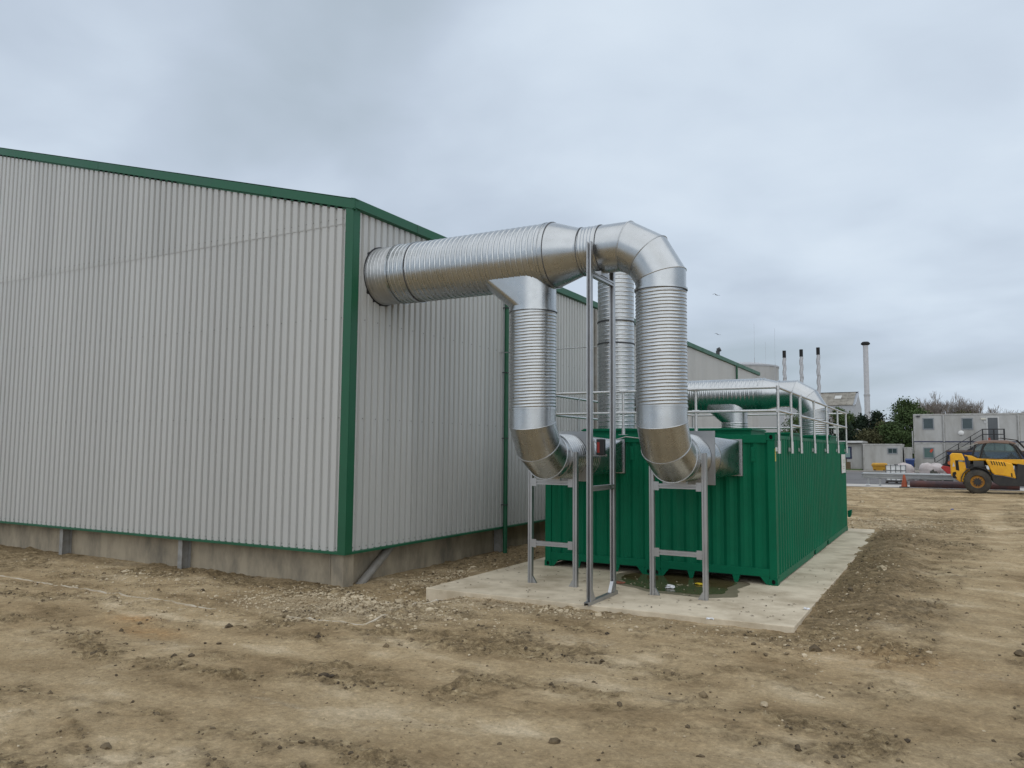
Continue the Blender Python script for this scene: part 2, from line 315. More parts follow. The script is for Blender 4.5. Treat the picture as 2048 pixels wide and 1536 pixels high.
    of = mul(attr('ochre'), ramp(noise(5, 6), [(0.30, (0.1,)*3), (0.5, (0.95,)*3)])); col = mixc(of, col, oc)
    grit = ramp(noise(15, 10, 0.85), [(0.34, (0.36,)*3), (0.44, (0.86,)*3), (0.54, (1.05,)*3), (0.66, (1.55,)*3)])
    mm = t.nodes.new('ShaderNodeMix'); mm.data_type = 'RGBA'; mm.blend_type = 'MULTIPLY'; mm.inputs[0].default_value = 0.85; k(col, mm.inputs[6]); k(grit, mm.inputs[7])
    k(mm.outputs[2], b.inputs['Base Color'])
    bp = t.nodes.new('ShaderNodeBump'); bp.inputs['Strength'].default_value = 1.0; bp.inputs['Distance'].default_value = 0.05
    k(noise(22, 8, 0.7), bp.inputs['Height']); k(bp.outputs[0], b.inputs['Normal'])
build_ground()

# road, concrete strip, verge
ROADM = mat('asphalt', (0.165, 0.16, 0.16), 0.85, col2=(0.12, 0.115, 0.115), scale=0.7, bump=0.2, bscale=60)
STRIPM = mat('roadside_concrete', (0.56, 0.53, 0.49), 0.8, col2=(0.44, 0.41, 0.37), scale=0.8)
GRASSM = mat('verge_grass', (0.075, 0.125, 0.028), 0.9, col2=(0.04, 0.075, 0.016), scale=6, bump=0.6, bscale=25)
def strip(name, y0, y1, x0, x1, dz, m, n=10):
    b = MB(); ys = np.linspace(y0, y1, n); rings = []
    for yy in ys: z = float(zbase(0.0, yy))+dz; rings.append([(x0, yy, z), (x1, yy, z)])
    vs = [p for r in rings for p in r]; b.add(vs, [(2*i, 2*i+1, 2*i+3, 2*i+2) for i in range(n-1)])
    o = b.build(name, m, None); o['kind'] = 'structure'; return o
strip('road', 42.0, 57.0, -40, 60, 0.004, ROADM)
strip('concrete_apron', 37.9, 42.0, -40, 60, 0.012, STRIPM)
strip('pavement', 57.3, 80, -40, 60, 0.03, mat('pavement', (0.36, 0.33, 0.28), 0.85, col2=(0.28, 0.26, 0.22)))
b = MB(); b.box(-40, 60, 57.0, 57.3, 0.7, 0.96); o = b.build('kerb', mat('kerb_concrete', (0.34, 0.32, 0.29), 0.85), None, bevel=0.02); o['kind'] = 'structure'
b = MB(); b.box(-9, -3.75, 59.3, 61.4, 0.84, 0.99); o = b.build('grass_verge', GRASSM, None); o['kind'] = 'structure'

# ------------------------------------------------------------------ concrete slab
b = MB()
b.prism([(SLX0, SLY0-0.09), (SLX1, SLY0+0.09), (SLX1+0.03, SLY1), (SLX0, SLY1)], 'z', -0.42, 0.0)
o = b.solo('concrete_slab', SLABM, 'pale cast concrete base slab under the green containers', 'slab', bevel=0.012); del o['category']; del o['label']; o['kind'] = 'structure'

# ------------------------------------------------------------------ warehouse
XB, YB, ZB, ZT, ZJ, YE = -7.22, -3.857, 0.518, 7.396, 6.987, 34.2
SLOPE, XR, XL = 0.265, -22.2, -37.2
bld = thing('warehouse', 'large light grey corrugated warehouse with green corner, verge and eaves trims', 'warehouse', (XB, YB, -0.1))
def rprof(u0, n, pitch=0.2, depth=0.045):
    pts = []
    for i in range(n):
        a = u0+i*pitch
        pts += [(a, 0.0), (a+0.052, 0.0), (a+0.068, depth), (a+0.186, depth)]
    pts.append((u0+n*pitch, 0.0)); return pts
def ztop(x): return ZT-0.1+SLOPE*(XB-x) if x > XR else ZT-0.1+SLOPE*(x-XL)
def gable_panel(name, x1, zlo, zhi, out):
    pr = rprof(0, 5); b = MB(); vs = []
    for u, d in pr:
        x = x1-1.0+u; z0 = zlo; z1 = zhi if zhi else ztop(x)
        vs += [(x, YB-d-out, z0), (x, YB-d-out, z1)]
    b.add(vs, [(2*i, 2*i+2, 2*i+3, 2*i+1) for i in range(len(pr)-1)]); return b
low = gable_panel('p', XB-0.02, ZB+0.03, ZJ, 0.0).mesh('cladding_panel', (XB-0.02, YB, 0), fix=False); low.materials.append(CLAD)
for i in range(30):
    x1 = XB-0.02-i
    inst('cladding_panel', low, CLAD, bld, (x1, YB, 0))
    gable_panel('p', x1, ZJ-0.06, None, 0.010).build('cladding_panel', CLAD, bld, fix=False)
pr = rprof(0, 5); vs = []
for u, d in pr: vs += [(d, u, ZB+0.03), (d, u, ZT-0.1)]
side = MB().add(vs, [(2*i, 2*i+2, 2*i+3, 2*i+1) for i in range(len(pr)-1)]).mesh('cladding_panel', fix=False); side.materials.append(CLAD)
for i in range(38): inst('cladding_panel', side, CLAD, bld, (XB, YB+0.02+i*1.0, 0))
# structure behind the sheets
poly = [(XB-0.06, ZB+0.02), (XB-0.06, ZT-0.12), (XR, ZT-0.12+SLOPE*(XB-XR)), (XL, ZT-0.12), (XL, ZB+0.02)]
MB().prism(poly, 'y', YB+0.06, YE-0.05).build('inner_wall', CORE, bld)
# roof sheets
MB().prism([(XB+0.06, ZT-0.02), (XR, ZT-0.02+SLOPE*(XB-XR)), (XR, ZT-0.09+SLOPE*(XB-XR)), (XB+0.06, ZT-0.09)], 'y', YB-0.03, YE).build('roof_slope', ROOF, bld)
MB().prism([(XL, ZT-0.02), (XR-0.004, ZT-0.02+SLOPE*(XB-XR)), (XR-0.004, ZT-0.09+SLOPE*(XB-XR)), (XL, ZT-0.09)], 'y', YB-0.03, YE).build('roof_slope', ROOF, bld)
# verge trim on the gable (3 m lengths, lapped) and eaves trim on the long side
def lerp_z(x): return ZT+SLOPE*(XB-x)
xs = [XB+0.13]+[XB-2.2-3*i for i in range(5)]
for i in range(len(xs)-1):
    xa, xb_ = xs[i]+(0.03 if i else 0), xs[i+1]; e_ = 0.003*(i % 2); b = MB()
    za, zb = lerp_z(xa), lerp_z(xb_)
    for (yo, yi, t0, t1) in ((-0.095-e_, -0.085-e_, -0.185, 0.02), (-0.095-e_, 0.02, 0.0, 0.012+e_), (-0.085-e_, -0.045, -0.185, -0.175), (-0.055-e_, -0.045, -0.22, -0.175)):
        b.add([(xa, YB+yo, za+t0), (xb_, YB+yo, zb+t0), (xb_, YB+yi, zb+t0), (xa, YB+yi, za+t0), (xa, YB+yo, za+t1), (xb_, YB+yo, zb+t1), (xb_, YB+yi, zb+t1), (xa, YB+yi, za+t1)],
              [(0,3,2,1),(4,5,6,7),(0,1,5,4),(1,2,6,5),(2,3,7,6),(3,0,4,7)])
    b.build('verge_trim', TRIM, bld)
ysn = [YB-0.10]+[YB+2.0+3*i for i in range(12)]+[YE+0.1]
for i in range(len(ysn)-1):
    e_ = 0.003*(i % 2); b = MB()
    pr2 = [(0.02, 0.02), (0.12+e_, -0.005), (0.125+e_, -0.19-e_), (0.05, -0.215-e_), (0.045, -0.20), (0.112, -0.18), (0.108, -0.02), (0.02, 0.0)]
    b.prism([(XB+a, ZT+c) for a, c in pr2], 'y', ysn[i]-(0.03 if i else 0), ysn[i+1]); b.build('eaves_trim', TRIM, bld)
# corner trim and base flashing
b = MB(); b.box(XB-0.118, XB+0.076, YB-0.078, YB-0.058, ZB+0.01, ZT-0.14); b.box(XB+0.058, XB+0.078, YB-0.056, YB+0.128, ZB+0.01, ZT-0.14); b.build('corner_trim', TRIM, bld)
b = MB(); b.prism([(YB-0.075, ZB-0.02), (YB-0.075, ZB+0.02), (YB+0.05, ZB+0.05), (YB+0.05, ZB-0.02)], 'x', XL, XB+0.07); b.build('base_flashing', TRIM, bld)
b = MB(); b.prism([(XB+0.073, ZB-0.022), (XB+0.073, ZB+0.018), (XB-0.05, ZB+0.052), (XB-0.05, ZB-0.022)], 'y', YB-0.072, YE); b.build('base_flashing', TRIM, bld)
# concrete plinth panels set back between steel stanchions
colx = [-11.87-4.36*i for i in range(4)]
PY, PX = YB+0.24, XB-0.26
edges = [XB-0.36]+colx+[-30]
for i in range(len(edges)-1): MB().box(edges[i+1]+0.06, edges[i]-0.06, PY, PY+0.2, -0.6, ZB-0.024).build('plinth_panel', PLINTH, bld)
for y0, y1 in ((YB+0.32, 2.2), (2.6, 10.5), (10.9, 20), (20.4, 34)): MB().box(PX-0.2, PX, y0, y1, -0.6, ZB-0.025).build('plinth_panel', PLINTH, bld)
for x in colx:
    b = MB(); b.box(x-0.065, x+0.065, YB+0.0, YB+0.014, -0.5, ZB-0.022); b.box(x-0.008, x+0.008, YB+0.014, YB+0.36, -0.5, ZB-0.022); b.box(x-0.065, x+0.065, YB+0.225, YB+0.237, -0.5, ZB-0.022); b.build('stanchion', STEELC, bld)
b = MB(); b.box(XB-0.36, XB-0.035, YB+0.02, YB+0.30, -0.5, ZB-0.024); b.box(XB-0.368, XB-0.352, YB-0.0, YB+0.24, -0.5, ZB-0.026); b.box(XB-0.04, XB-0.024, YB-0.0, YB+0.30, -0.5, ZB-0.026); b.build('corner_column', PLINTH, bld)
b = MB(); b.box(PX+0.004, PX+0.2, 2.22, 2.58, -0.5, ZB-0.026); b.build('stanchion', STEELC, bld)
# downpipes
for yy, nb in ((2.12, 4), (27.98, 0)):
    b = MB(); b.tube((XB+0.13, yy, -0.16 if nb else 0.0), (XB+0.13, yy, ZT-0.19), 0.055, 14); dp = b.build('downpipe', TRIM, bld, smooth=True)
    for i in range(nb):
        z = 1.1+i*1.7; b = MB(); b.box(XB+0.02, XB+0.19, yy-0.075, yy-0.06, z-0.012, z+0.012); b.tube((XB+0.13, yy, z-0.012), (XB+0.13, yy, z+0.012), 0.064, 14); b.build('bracket', DARKM, dp)
for yy in (8.15, 8.6):
    b = MB(); b.tube((XB+0.09, yy, 0.3), (XB+0.09, yy, ZT-0.25), 0.05, 10); b.build('conduit', PVC, bld, smooth=True)
# diagonal drain pipe at the corner
b = MB(); b.tube((XB-0.19, -2.15, 0.49), (XB-0.1, -3.42, -0.26), 0.085, 20); b.build('drain_pipe', PVC, bld, smooth=True)
# fasteners
b = MB()
def screw(p, n, r=0.014):
    r = r*1.05
    n = Vector(n); a = n.orthogonal().normalized()*r; c = n.cross(a); p = Vector(p)
    b.add([p+a+n*0.004, p+c+n*0.004, p-a+n*0.004, p-c+n*0.004, p+n*0.012], [(0,1,4),(1,2,4),(2,3,4),(3,0,4)])
for i in range(90):
    x = XB-0.22-0.2*i
    for z in (ZJ+0.05, 5.05, 3.1, ZB+0.1):
        if z in (5.05, 3.1) and i % 2: continue
        screw((x-0.01+0.06, YB-0.062, z), (0, -1, 0), 0.013)
for i in range(60):
    y = YB+0.16+0.2*i
    for z in (5.05, 3.1, ZB+0.1):
        if z < 1 or i % 2: screw((XB+0.056, y, z), (1, 0, 0), 0.013)
for i in range(24):
    z = ZB+0.15+i*0.29+(0.06 if i % 3 else 0)
    screw((XB-0.10, YB-0.079, z), (0, -1, 0), 0.013); screw((XB+0.079, YB+0.11, z), (1, 0, 0), 0.013)
for y_ in ysn[1:6]:
    for dz in (-0.05, -0.1, -0.15): screw((XB+0.128, y_-0.015, ZT+dz), (1, 0, 0), 0.014)
b.build('fasteners', SCREW, bld, kind='stuff', fix=False)
# roof vent far along the eaves
b = MB(); b.tube((XB-0.5, 26.4, ZT+0.05), (XB-0.5, 26.4, ZT+0.5), 0.1, 12); b.tube((XB-0.52, 26.4, ZT+0.5), (XB-0.36, 26.4, ZT+0.58), 0.12, 12); b.build('roof_vent', DARKM, bld, smooth=True)

# ------------------------------------------------------------------ shipping containers
HC, LC, WC = 2.851, 12.06, 2.44
def cprof(a, b_, pitch, depth):
    n = max(1, round((b_-a)/pitch)); p_ = (b_-a)/n; pts = []
    for i in range(n): u = a+i*p_; pts += [(u, 0), (u+p_*0.26, 0), (u+p_*0.50, depth), (u+p_*0.76, depth)]
    pts.append((b_, 0)); return pts
def casting(x0, x1, y0, y1, z0, z1, par):
    # block with an oval hole in the front face
    c = casting_mb = MB(); cx, cz = (x0+x1)/2, (z0+z1)/2; hx, hz = 0.038, 0.048
    rect = [(x1, cz), (x1, z1), (cx, z1), (x0, z1), (x0, cz), (x0, z0), (cx, z0), (x1, z0)]
    k = 0.72; oct_ = [(cx+hx, cz), (cx+hx*k, cz+hz*k), (cx, cz+hz), (cx-hx*k, cz+hz*k), (cx-hx, cz), (cx-hx*k, cz-hz*k), (cx, cz-hz), (cx+hx*k, cz-hz*k)]
    s_ = y0; d_ = y0+0.07 if y1 > y0 else y0-0.07
    vs = [(u, s_, w) for u, w in rect]+[(u, s_, w) for u, w in oct_]+[(u, d_, w) for u, w in oct_]+[(u, y1, w) for u, w in rect]
    fs = [(i, (i+1) % 8, 8+(i+1) % 8, 8+i) for i in range(8)]+[(8+i, 8+(i+1) % 8, 16+(i+1) % 8, 16+i) for i in range(8)]+[tuple(range(16, 24))]
    fs += [(i, (i+1) % 8, 24+(i+1) % 8, 24+i) for i in range(8)]+[tuple(range(24, 32))]
    c.add(vs, fs); o = c.build('corner_casting', CGRN, par)
    MB().add([(u, d_-0.004*(1 if y1 > y0 else -1), w) for u, w in oct_], [tuple(range(8))]).build('hole', BLACK, o)  # black sheet at the bottom, painted as the shade inside the hole
    return o
def container(x0, label, right):
    x1 = x0+WC; t = thing('shipping_container', label, 'container', ((x0+x1)/2, LC/2, 0), 'containers on the slab')
    for xa in (x0, x1-0.16):
        for za in (0, HC-0.12): casting(xa, xa+0.16, -0.006, 0.17, za, za+0.12, t); casting(xa, xa+0.16, LC+0.006, LC-0.17, za, za+0.12, t)
        for ya in (0.0, LC-0.15): MB().box(xa+0.012, xa+0.148, ya+0.004, ya+0.146, 0.118, HC-0.118).build('corner_post', CGRN, t)
    # end walls
    for ya, s_ in ((0.035, 1), (LC-0.035, -1)):
        b = MB(); pr = cprof(x0+0.15, x1-0.15, 0.285, 0.042); vs = []
        for u, d in pr: vs += [(u, ya+s_*d, 0.30), (u, ya+s_*d, HC-0.17)]
        b.add(vs, [(2*i, 2*i+2, 2*i+3, 2*i+1) for i in range(len(pr)-1)]); b.build('end_wall', CGRN, t, fix=False)
        y_a, y_b = (0.0, 0.12) if s_ > 0 else (LC-0.12, LC)
        MB().box(x0+0.162, x1-0.162, y_a+0.008, y_b, HC-0.17, HC-0.012).build('header_rail', CGRN, t, bevel=0.006)
        MB().box(x0+0.15, x1-0.15, y_a+0.006, y_b, 0.15, 0.30).build('sill_rail', CGRN, t, bevel=0.006)
        MB().box(x0+0.12, x1-0.12, ya+s_*0.05, ya+s_*0.09, 0.2, HC-0.1).build('end_lining', CGRN, t)
    # gusset plates and twin lugs below the sill
    for xa, s_ in ((x0+0.16, 1), (x1-0.16, -1)): MB().prism([(xa, 0.004), (xa, 0.15), (xa+s_*0.17, 0.15), (xa+s_*0.05, 0.004)], 'y', 0.01, 0.03).build('gusset', CGRN, t)
    for xa in (x0+0.78, x1-0.78): MB().prism([(xa-0.075, 0.15), (xa+0.075, 0.15), (xa+0.04, 0.03), (xa+0.025, 0.006), (xa-0.025, 0.006), (xa-0.04, 0.03)], 'y', 0.012, 0.04).build('lug', CGRN, t)
    # side walls
    for xa, s_ in ((x1-0.012, -1), (x0+0.012, 1)):
        b = MB(); pr = cprof(0.15, LC-0.15, 0.278, 0.036); vs = []
        for u, d in pr: vs += [(xa+s_*d, u, 0.165), (xa+s_*d, u, HC-0.085)]
        b.add(vs, [(2*i, 2*i+2, 2*i+3, 2*i+1) for i in range(len(pr)-1)]); b.build('side_wall', CGRN, t, fix=False)
        MB().box(min(xa, xa+s_*0.06), max(xa, xa+s_*0.06), 0.17, LC-0.17, HC-0.085, HC-0.02).build('top_rail', CGRN, t)
        b = MB()
        for y0, y1 in ((0.17, 4.66), (4.98, 7.05), (7.37, LC-0.17)): b.box(min(xa-s_*0.004, xa+s_*0.05), max(xa-s_*0.004, xa+s_*0.05), y0, y1, 0.03, 0.165)
        for y0, y1 in ((4.66, 4.98), (7.05, 7.37)): b.box(min(xa-s_*0.004, xa+s_*0.05), max(xa-s_*0.004, xa+s_*0.05), y0-0.001, y1+0.001, 0.145, 0.164)
        b.build('bottom_rail', CGRN, t)
        for y0, y1 in ((4.66, 4.98), (7.05, 7.37)): MB().box(min(xa+s_*0.03, xa+s_*0.4), max(xa+s_*0.03, xa+s_*0.4), y0, y1, 0.04, 0.144).build('fork_pocket', BLACK, t)
    # roof and floor
    MB().box(x0+0.06, x1-0.06, 0.1, LC-0.1, HC-0.06, HC-0.03).build('roof_panel', CGRN, t)
    MB().box(x0+0.06, x1-0.06, 0.125, LC-0.125, 0.17, 0.2).build('floor', BLACK, t)
    for i in range(30):
        y = 0.5+i*0.38; MB().box(x0+0.06, x1-0.06, y, y+0.05, 0.06, 0.168).build('cross_member', DARKM, t)
    # recessed data plate near the top of the end wall
    xp = x1-0.42; b = MB(); b.box(xp-0.045, xp+0.045, 0.026, 0.04, 2.32, 2.60); p_ = b.build('vent_cover', CGRN, t, bevel=0.004); MB().box(xp-0.025, xp+0.025, 0.018, 0.026, 2.40, 2.56).build('lid', CGRN, p_)
    return t
c1 = container(-2*WC-0.02, 'left green shipping container, nearer the warehouse wall', False)
c2 = container(-WC, 'right green shipping container with its ribbed long side facing the yard', True)
for x0, x1, y0, y1, z1, t in ((-4.43, -3.08, 1.0, 2.4, 3.0, c1), (-1.97, -0.66, 1.0, 2.4, 3.0, c2), (-4.46, -2.52, 8.8, 10.5, 3.22, c1), (-1.3, -0.08, 8.8, 10.3, 3.0, c2), (-2.2, -0.5, 4.6, 6.6, 2.99, c2)):
    b = MB(); b.box(x0, x1, y0, y1, HC-0.06, z1); o = b.build('roof_box', CGRN, t, bevel=0.01)
    MB().box(x0-0.03, x1+0.03, y0-0.03, y1+0.03, z1-0.05, z1-0.02).build('lid_flange', CGRN, o)
MB().box(-0.018, -0.012+0.01, 0.0225, 0.062, 2.33, 2.58).build('sticker', mat('sticker_yellow', (0.65, 0.55, 0.12), 0.5), c2)
MB().prism([(0.0, 0.62), (0.12, 0.66), (0.10, 0.5), (0.07, 0.42), (0.0, 0.42)], 'y', LC+0.02, LC+0.3).build('bracket', CGRN, c2)
# notice on the far end of the long side
sg = thing('notice_sign', 'tall white notice sheet near the far end of the green container side', 'sign', (0.0, 11.25, 1.85))
MB().box(0.0, 0.012, 10.72, 11.72, 1.86, 2.44).build('sheet', mat('notice_white', (0.72, 0.72, 0.70), 0.5), sg)
NM = mat('notice_print', (0.42, 0.46, 0.36), 0.6)
b = MB(); b.box(0.0125, 0.014, 11.2, 11.45, 2.16, 2.28); b.box(0.0125, 0.014, 11.0, 11.5, 2.05, 2.075); b.box(0.0125, 0.014, 11.0, 11.5, 1.99, 2.015); b.build('print', NM, sg)

# ------------------------------------------------------------------ ducts
def frame(ax):
    return {'x': (Vector((1,0,0)), Vector((0,0,1)), Vector((0,-1,0))), 'y': (Vector((0,1,0)), Vector((0,0,1)), Vector((1,0,0))), 'z': (Vector((0,0,1)), Vector((1,0,0)), Vector((0,1,0)))}[ax]
def circ(c, ax, r, n=64):
    d, a, b_ = frame(ax); c = Vector(c)
    return [c+a*(r*math.cos(2*PI*i/n))+b_*(r*math.sin(2*PI*i/n)) for i in range(n)]
def spiral(c, ax, t0, t1, R, pitch, ribs, n=72, per=18):
    """helically ribbed duct along axis; c supplies the two fixed coordinates; ribs = [(phase, half width, height)]"""
    d, a, b_ = frame(ax); base = Vector(c); base = base-d*base.dot(d)
    L_ = t1-t0; ns = max(2, int(abs(L_)/pitch*per)); b = MB(); rings = []
    for j in range(ns+1):
        t_ = t0+L_*j/ns; ring = []
        for i in range(n):
            th = 2*PI*i/n; ph = (t_/pitch - i/n) % 1.0; h = 0
            for p0, w, hh in ribs:
                q = abs((ph-p0+0.5) % 1.0-0.5)/w
                if q < 1: h = max(h, hh*math.cos(q*PI/2)**0.7) if hh > 0 else min(h, hh*math.cos(q*PI/2))
            if j in (0, ns): h = 0
            ring.append(base+d*t_+(a*math.cos(th)+b_*math.sin(th))*(R+h))
        rings.append(ring)
    b.rings(rings, False, False); return b
def collar(c, ax, t0, t1, R, h=0.014, lip=0.02, n=64):
    d = frame(ax)[0]; base = Vector(c); base = base-d*base.dot(d)
    prof = [(t0, R), (t0, R+h), (t1, R+h), (t1, R)]
    return MB().rings([circ(base+d*t_, ax, r, n) for t_, r in prof], False, False)
def bead(b, ring, r=0.009):
    n = len(ring); k = 6; cen = sum((Vector(p) for p in ring), Vector())/n; rr = []
    for i in range(n):
        p = Vector(ring[i]); tg = (Vector(ring[(i+1) % n])-Vector(ring[i-1])).normalized(); o_ = (p-cen); o_ = (o_-tg*o_.dot(tg)).normalized(); w = tg.cross(o_)
        rr.append([p+(o_*math.cos(2*PI*j/k)+w*math.sin(2*PI*j/k))*r for j in range(k)])
    vs = [q for z in rr for q in z]; fs = []
    for i in range(n):
        for j in range(k): fs.append((i*k+j, i*k+(j+1) % k, ((i+1) % n)*k+(j+1) % k, ((i+1) % n)*k+j))
    b.add(vs, fs)
def elbow(par, C, e1, e2, Rb, R, m, c0=0.0, c1=0.0, n=64):
    """mitred 90 degree elbow: radial direction e1 at the start turning to e2; straight collars c0, c1 at the ends"""
    C = Vector(C); e1 = Vector(e1); e2 = Vector(e2); w = e1.cross(e2)
    def ring(phi, st):
        rd = e1*math.cos(phi)+e2*math.sin(phi)
        return [C+rd*((Rb+R*math.cos(2*PI*i/n))/st)+w*(R*math.sin(2*PI*i/n)) for i in range(n)]
    a15 = math.radians(15); s_ = math.cos(a15)
    rs = [[p-e2*c0 for p in ring(0, 1)], ring(a15, s_), ring(3*a15, s_), ring(5*a15, s_), [p-e1*c1 for p in ring(PI/2, 1)]]
    for j in range(4):
        b = MB(); b.rings([rs[j], rs[j+1]], False, False); g = b.build('elbow_gore', m, par, smooth=60)
        if j < 3: b = MB(); bead(b, rs[j+1], 0.010); b.build('seam', GALVD, g, smooth=True)
def boot(par, xv, yc, zc, R1, R2, z0, L_, m, n=48):
    """shoe branch: round at the bottom (z0), spreading at 45 degrees towards -x up into the main duct"""
    zt = zc-0.12; rings = []
    for k in range(9):
        f_ = k/8; z = z0+(zt-z0)*f_; ring = []
        for i in range(n):
            th = 2*PI*i/n; cx, cy = math.cos(th), math.sin(th); x = xv+R2*cx-(L_*f_ if cx < -1e-6 else 0.0); y = yc+R2*cy*(0.99)
            # keep the boot within the main duct width and end it inside the duct wall
            zz = z
            if k == 8: zz = zc-math.sqrt(max(0.0, (R1-0.03)**2-(y-yc)**2)) if abs(y-yc) < R1-0.03 else zc
            else:
                zlim = zc-math.sqrt(max(0.0, (R1-0.03)**2-(y-yc)**2)); zz = min(z, zlim)
            # left edge follows the 45 degree slope at its actual height
            if cx < -1e-6: x = xv+R2*cx-max(0.0, (zz-z0))*L_/(zt-z0)
            ring.append((x, y, zz))
        rings.append(ring)
    MB().rings(rings, False, False).build('shoe_branch', m, par, smooth=30)
RIB_A = [(0.0, 0.12, 0.009), (0.17, 0.07, -0.006), (0.38, 0.09, 0.003), (0.58, 0.09, 0.003), (0.78, 0.09, 0.003)]
RIB_B = [(0.0, 0.12, 0.009), (0.5, 0.11, 0.006)]
RIB_C = [(0.0, 0.16, 0.009), (0.36, 0.1, 0.005), (0.66, 0.1, 0.005)]
YC, ZC, R1, R2 = -2.95, 6.03, 0.585, 0.42
LEGS = (-3.68, -1.265)
dt = thing('ventilation_duct', 'big galvanised spiral duct leaving the warehouse wall with two legs down to the container ends', 'duct', (-3.5, YC, 2.0))
spiral((0, YC, ZC), 'x', XB-0.04, -6.62, R1-0.01, 0.085, RIB_C).build('duct_section', GALVD, dt, smooth=50)
spiral((0, YC, ZC), 'x', -6.62, -6.22, R1+0.004, 0.1, RIB_A).build('duct_section', GALV, dt, smooth=50)
spiral((0, YC, ZC), 'x', -6.22, -3.32, R1, 0.115, RIB_A).build('duct_section', GALV, dt, smooth=50)
for t0, h in ((-6.66, 0.022), (-6.25, 0.024), (-3.36, 0.02), (-3.26, 0.02)): collar((0, YC, ZC), 'x', t0, t0+0.035, R1, h).build('joint_band', GALV, dt, smooth=40)
collar((0, YC, ZC), 'x', -6.215, -6.205, R1, 0.014).build('joint_gap', GAPM, dt)
b = MB(); b.rings([circ((XB+0.05, YC, ZC), 'x', r) for r in (R1-0.02, R1+0.02)], False, False); b.rings([circ((XB+0.05, YC, ZC), 'x', R1+0.02), circ((XB-0.02, YC, ZC), 'x', R1+0.02)], False, False); b.build('wall_seal', SEAL, dt)
b = MB(); b.rings([circ((x, YC, ZC), 'x', r) for x, r in ((-3.32, R1), (-3.2, R1), (-2.72, R2+0.006), (-2.66, R2+0.006))], False, False); b.build('reducer', GALV, dt, smooth=20)
spiral((0, YC, ZC), 'x', -2.66, -2.32, R2, 0.12, RIB_B).build('duct_section', GALV, dt, smooth=50)
for t0 in (-3.225, -2.66, -2.305): collar((0, YC, ZC), 'x', t0, t0+0.008, R1 if t0 < -3 else R2, 0.012).build('joint_gap', GAPM, dt)
for t0 in (-2.69, -2.335): collar((0, YC, ZC), 'x', t0, t0+0.03, R2, 0.016).build('joint_band', GALV, dt, smooth=40)
RbT = 0.82
elbow(dt, (LEGS[1]-RbT, YC, ZC-RbT), (0, 0, 1), (1, 0, 0), RbT, R2, GALV, c0=0.23, c1=0.0)
boot(dt, LEGS[0], YC, ZC, R1, R2, 5.10, 1.0, GALV)
collar((LEGS[0], YC, 0), 'z', 5.03, 5.10, R2, 0.006).build('joint_band', GALV, dt, smooth=40)
ZH, RbL = 2.395, 0.80
for x, zt in ((LEGS[0], 5.03), (LEGS[1], ZC-RbT)):
    spiral((x, YC, 0), 'z', ZH+RbL+0.05, zt, R2, 0.112, RIB_B).build('duct_section', GALV, dt, smooth=50)
    collar((x, YC, 0), 'z', zt-0.02, zt+0.012, R2, 0.024).build('joint_band', GALV, dt, smooth=40)
    collar((x, YC, 0), 'z', zt-0.03, zt-0.02, R2, 0.016).build('joint_gap', GAPM, dt)
    collar((x, YC, 0), 'z', ZH+RbL+0.03, ZH+RbL+0.06, R2, 0.012).build('joint_band', GALV, dt, smooth=40)
    elbow(dt, (x, YC+RbL, ZH+RbL), (0, -1, 0), (0, 0, -1), RbL, R2, GALV, c0=0.0, c1=0.0)
    b = MB(); b.rings([circ((x, YC, z), 'z', R2+0.002) for z in (ZH+RbL-0.0, ZH+RbL+0.05)], False, False); b.build('plain_collar', GALV, dt, smooth=True)
    spiral((x, 0, ZH), 'y', YC+RbL, -0.78, R2, 0.1, RIB_B).build('duct_section', GALV, dt, smooth=50)
    for t0 in (YC+RbL-0.02, -0.80): collar((x, 0, ZH), 'y', t0, t0+0.03, R2, 0.014).build('joint_band', GALV, dt, smooth=40)
    # square damper plate around the duct
    b = MB(); n = 64; hs = 0.485; ci = circ((x, -1.45, ZH), 'y', R2+0.01, n); sq = []
    for i in range(n):
        th = 2*PI*i/n; ca, sa = math.cos(th), math.sin(th); k_ = hs/max(abs(ca), abs(sa)); sq.append(Vector((x+sa*k_, -1.45, ZH+ca*k_)))
    b.rings([ci, sq], False, False); b.rings([[p+Vector((0, 0.03, 0)) for p in ci], [p+Vector((0, 0.03, 0)) for p in sq]], False, False); b.rings([sq, [p+Vector((0, 0.03, 0)) for p in sq]], False, False)
    b.build('damper_plate', STRUT, dt)
    # square-to-round transition
    n = 48; ring = circ((x, -0.78, ZH), 'y', R2, n); hw, hh, y2 = 0.62, 0.325, -0.03
    cor = [Vector((x+hw, y2, ZH+hh)), Vector((x+hw, y2, ZH-hh)), Vector((x-hw, y2, ZH-hh)), Vector((x-hw, y2, ZH+hh))]
    vs = ring+cor; fs = []; q = n//4
    for c_ in range(4):
        for i in range(q): fs.append((c_*q+i, (c_*q+i+1) % n, n+c_))
        fs.append((((c_+1)*q) % n, n+(c_+1) % 4, n+c_))
    b = MB(); b.add(vs, fs); b.build('transition', GALV, dt)
    b = MB(); fy0, fy1 = -0.036, 0.034
    b.box(x-hw-0.03, x+hw+0.03, fy0, fy1, ZH+hh, ZH+hh+0.03); b.box(x-hw-0.03, x+hw+0.03, fy0, fy1, ZH-hh-0.03, ZH-hh); b.box(x-hw-0.03, x-hw, fy0+0.002, fy1, ZH-hh, ZH+hh); b.box(x+hw, x+hw+0.03, fy0+0.002, fy1, ZH-hh, ZH+hh); b.build('flange_frame', STRUT, dt)
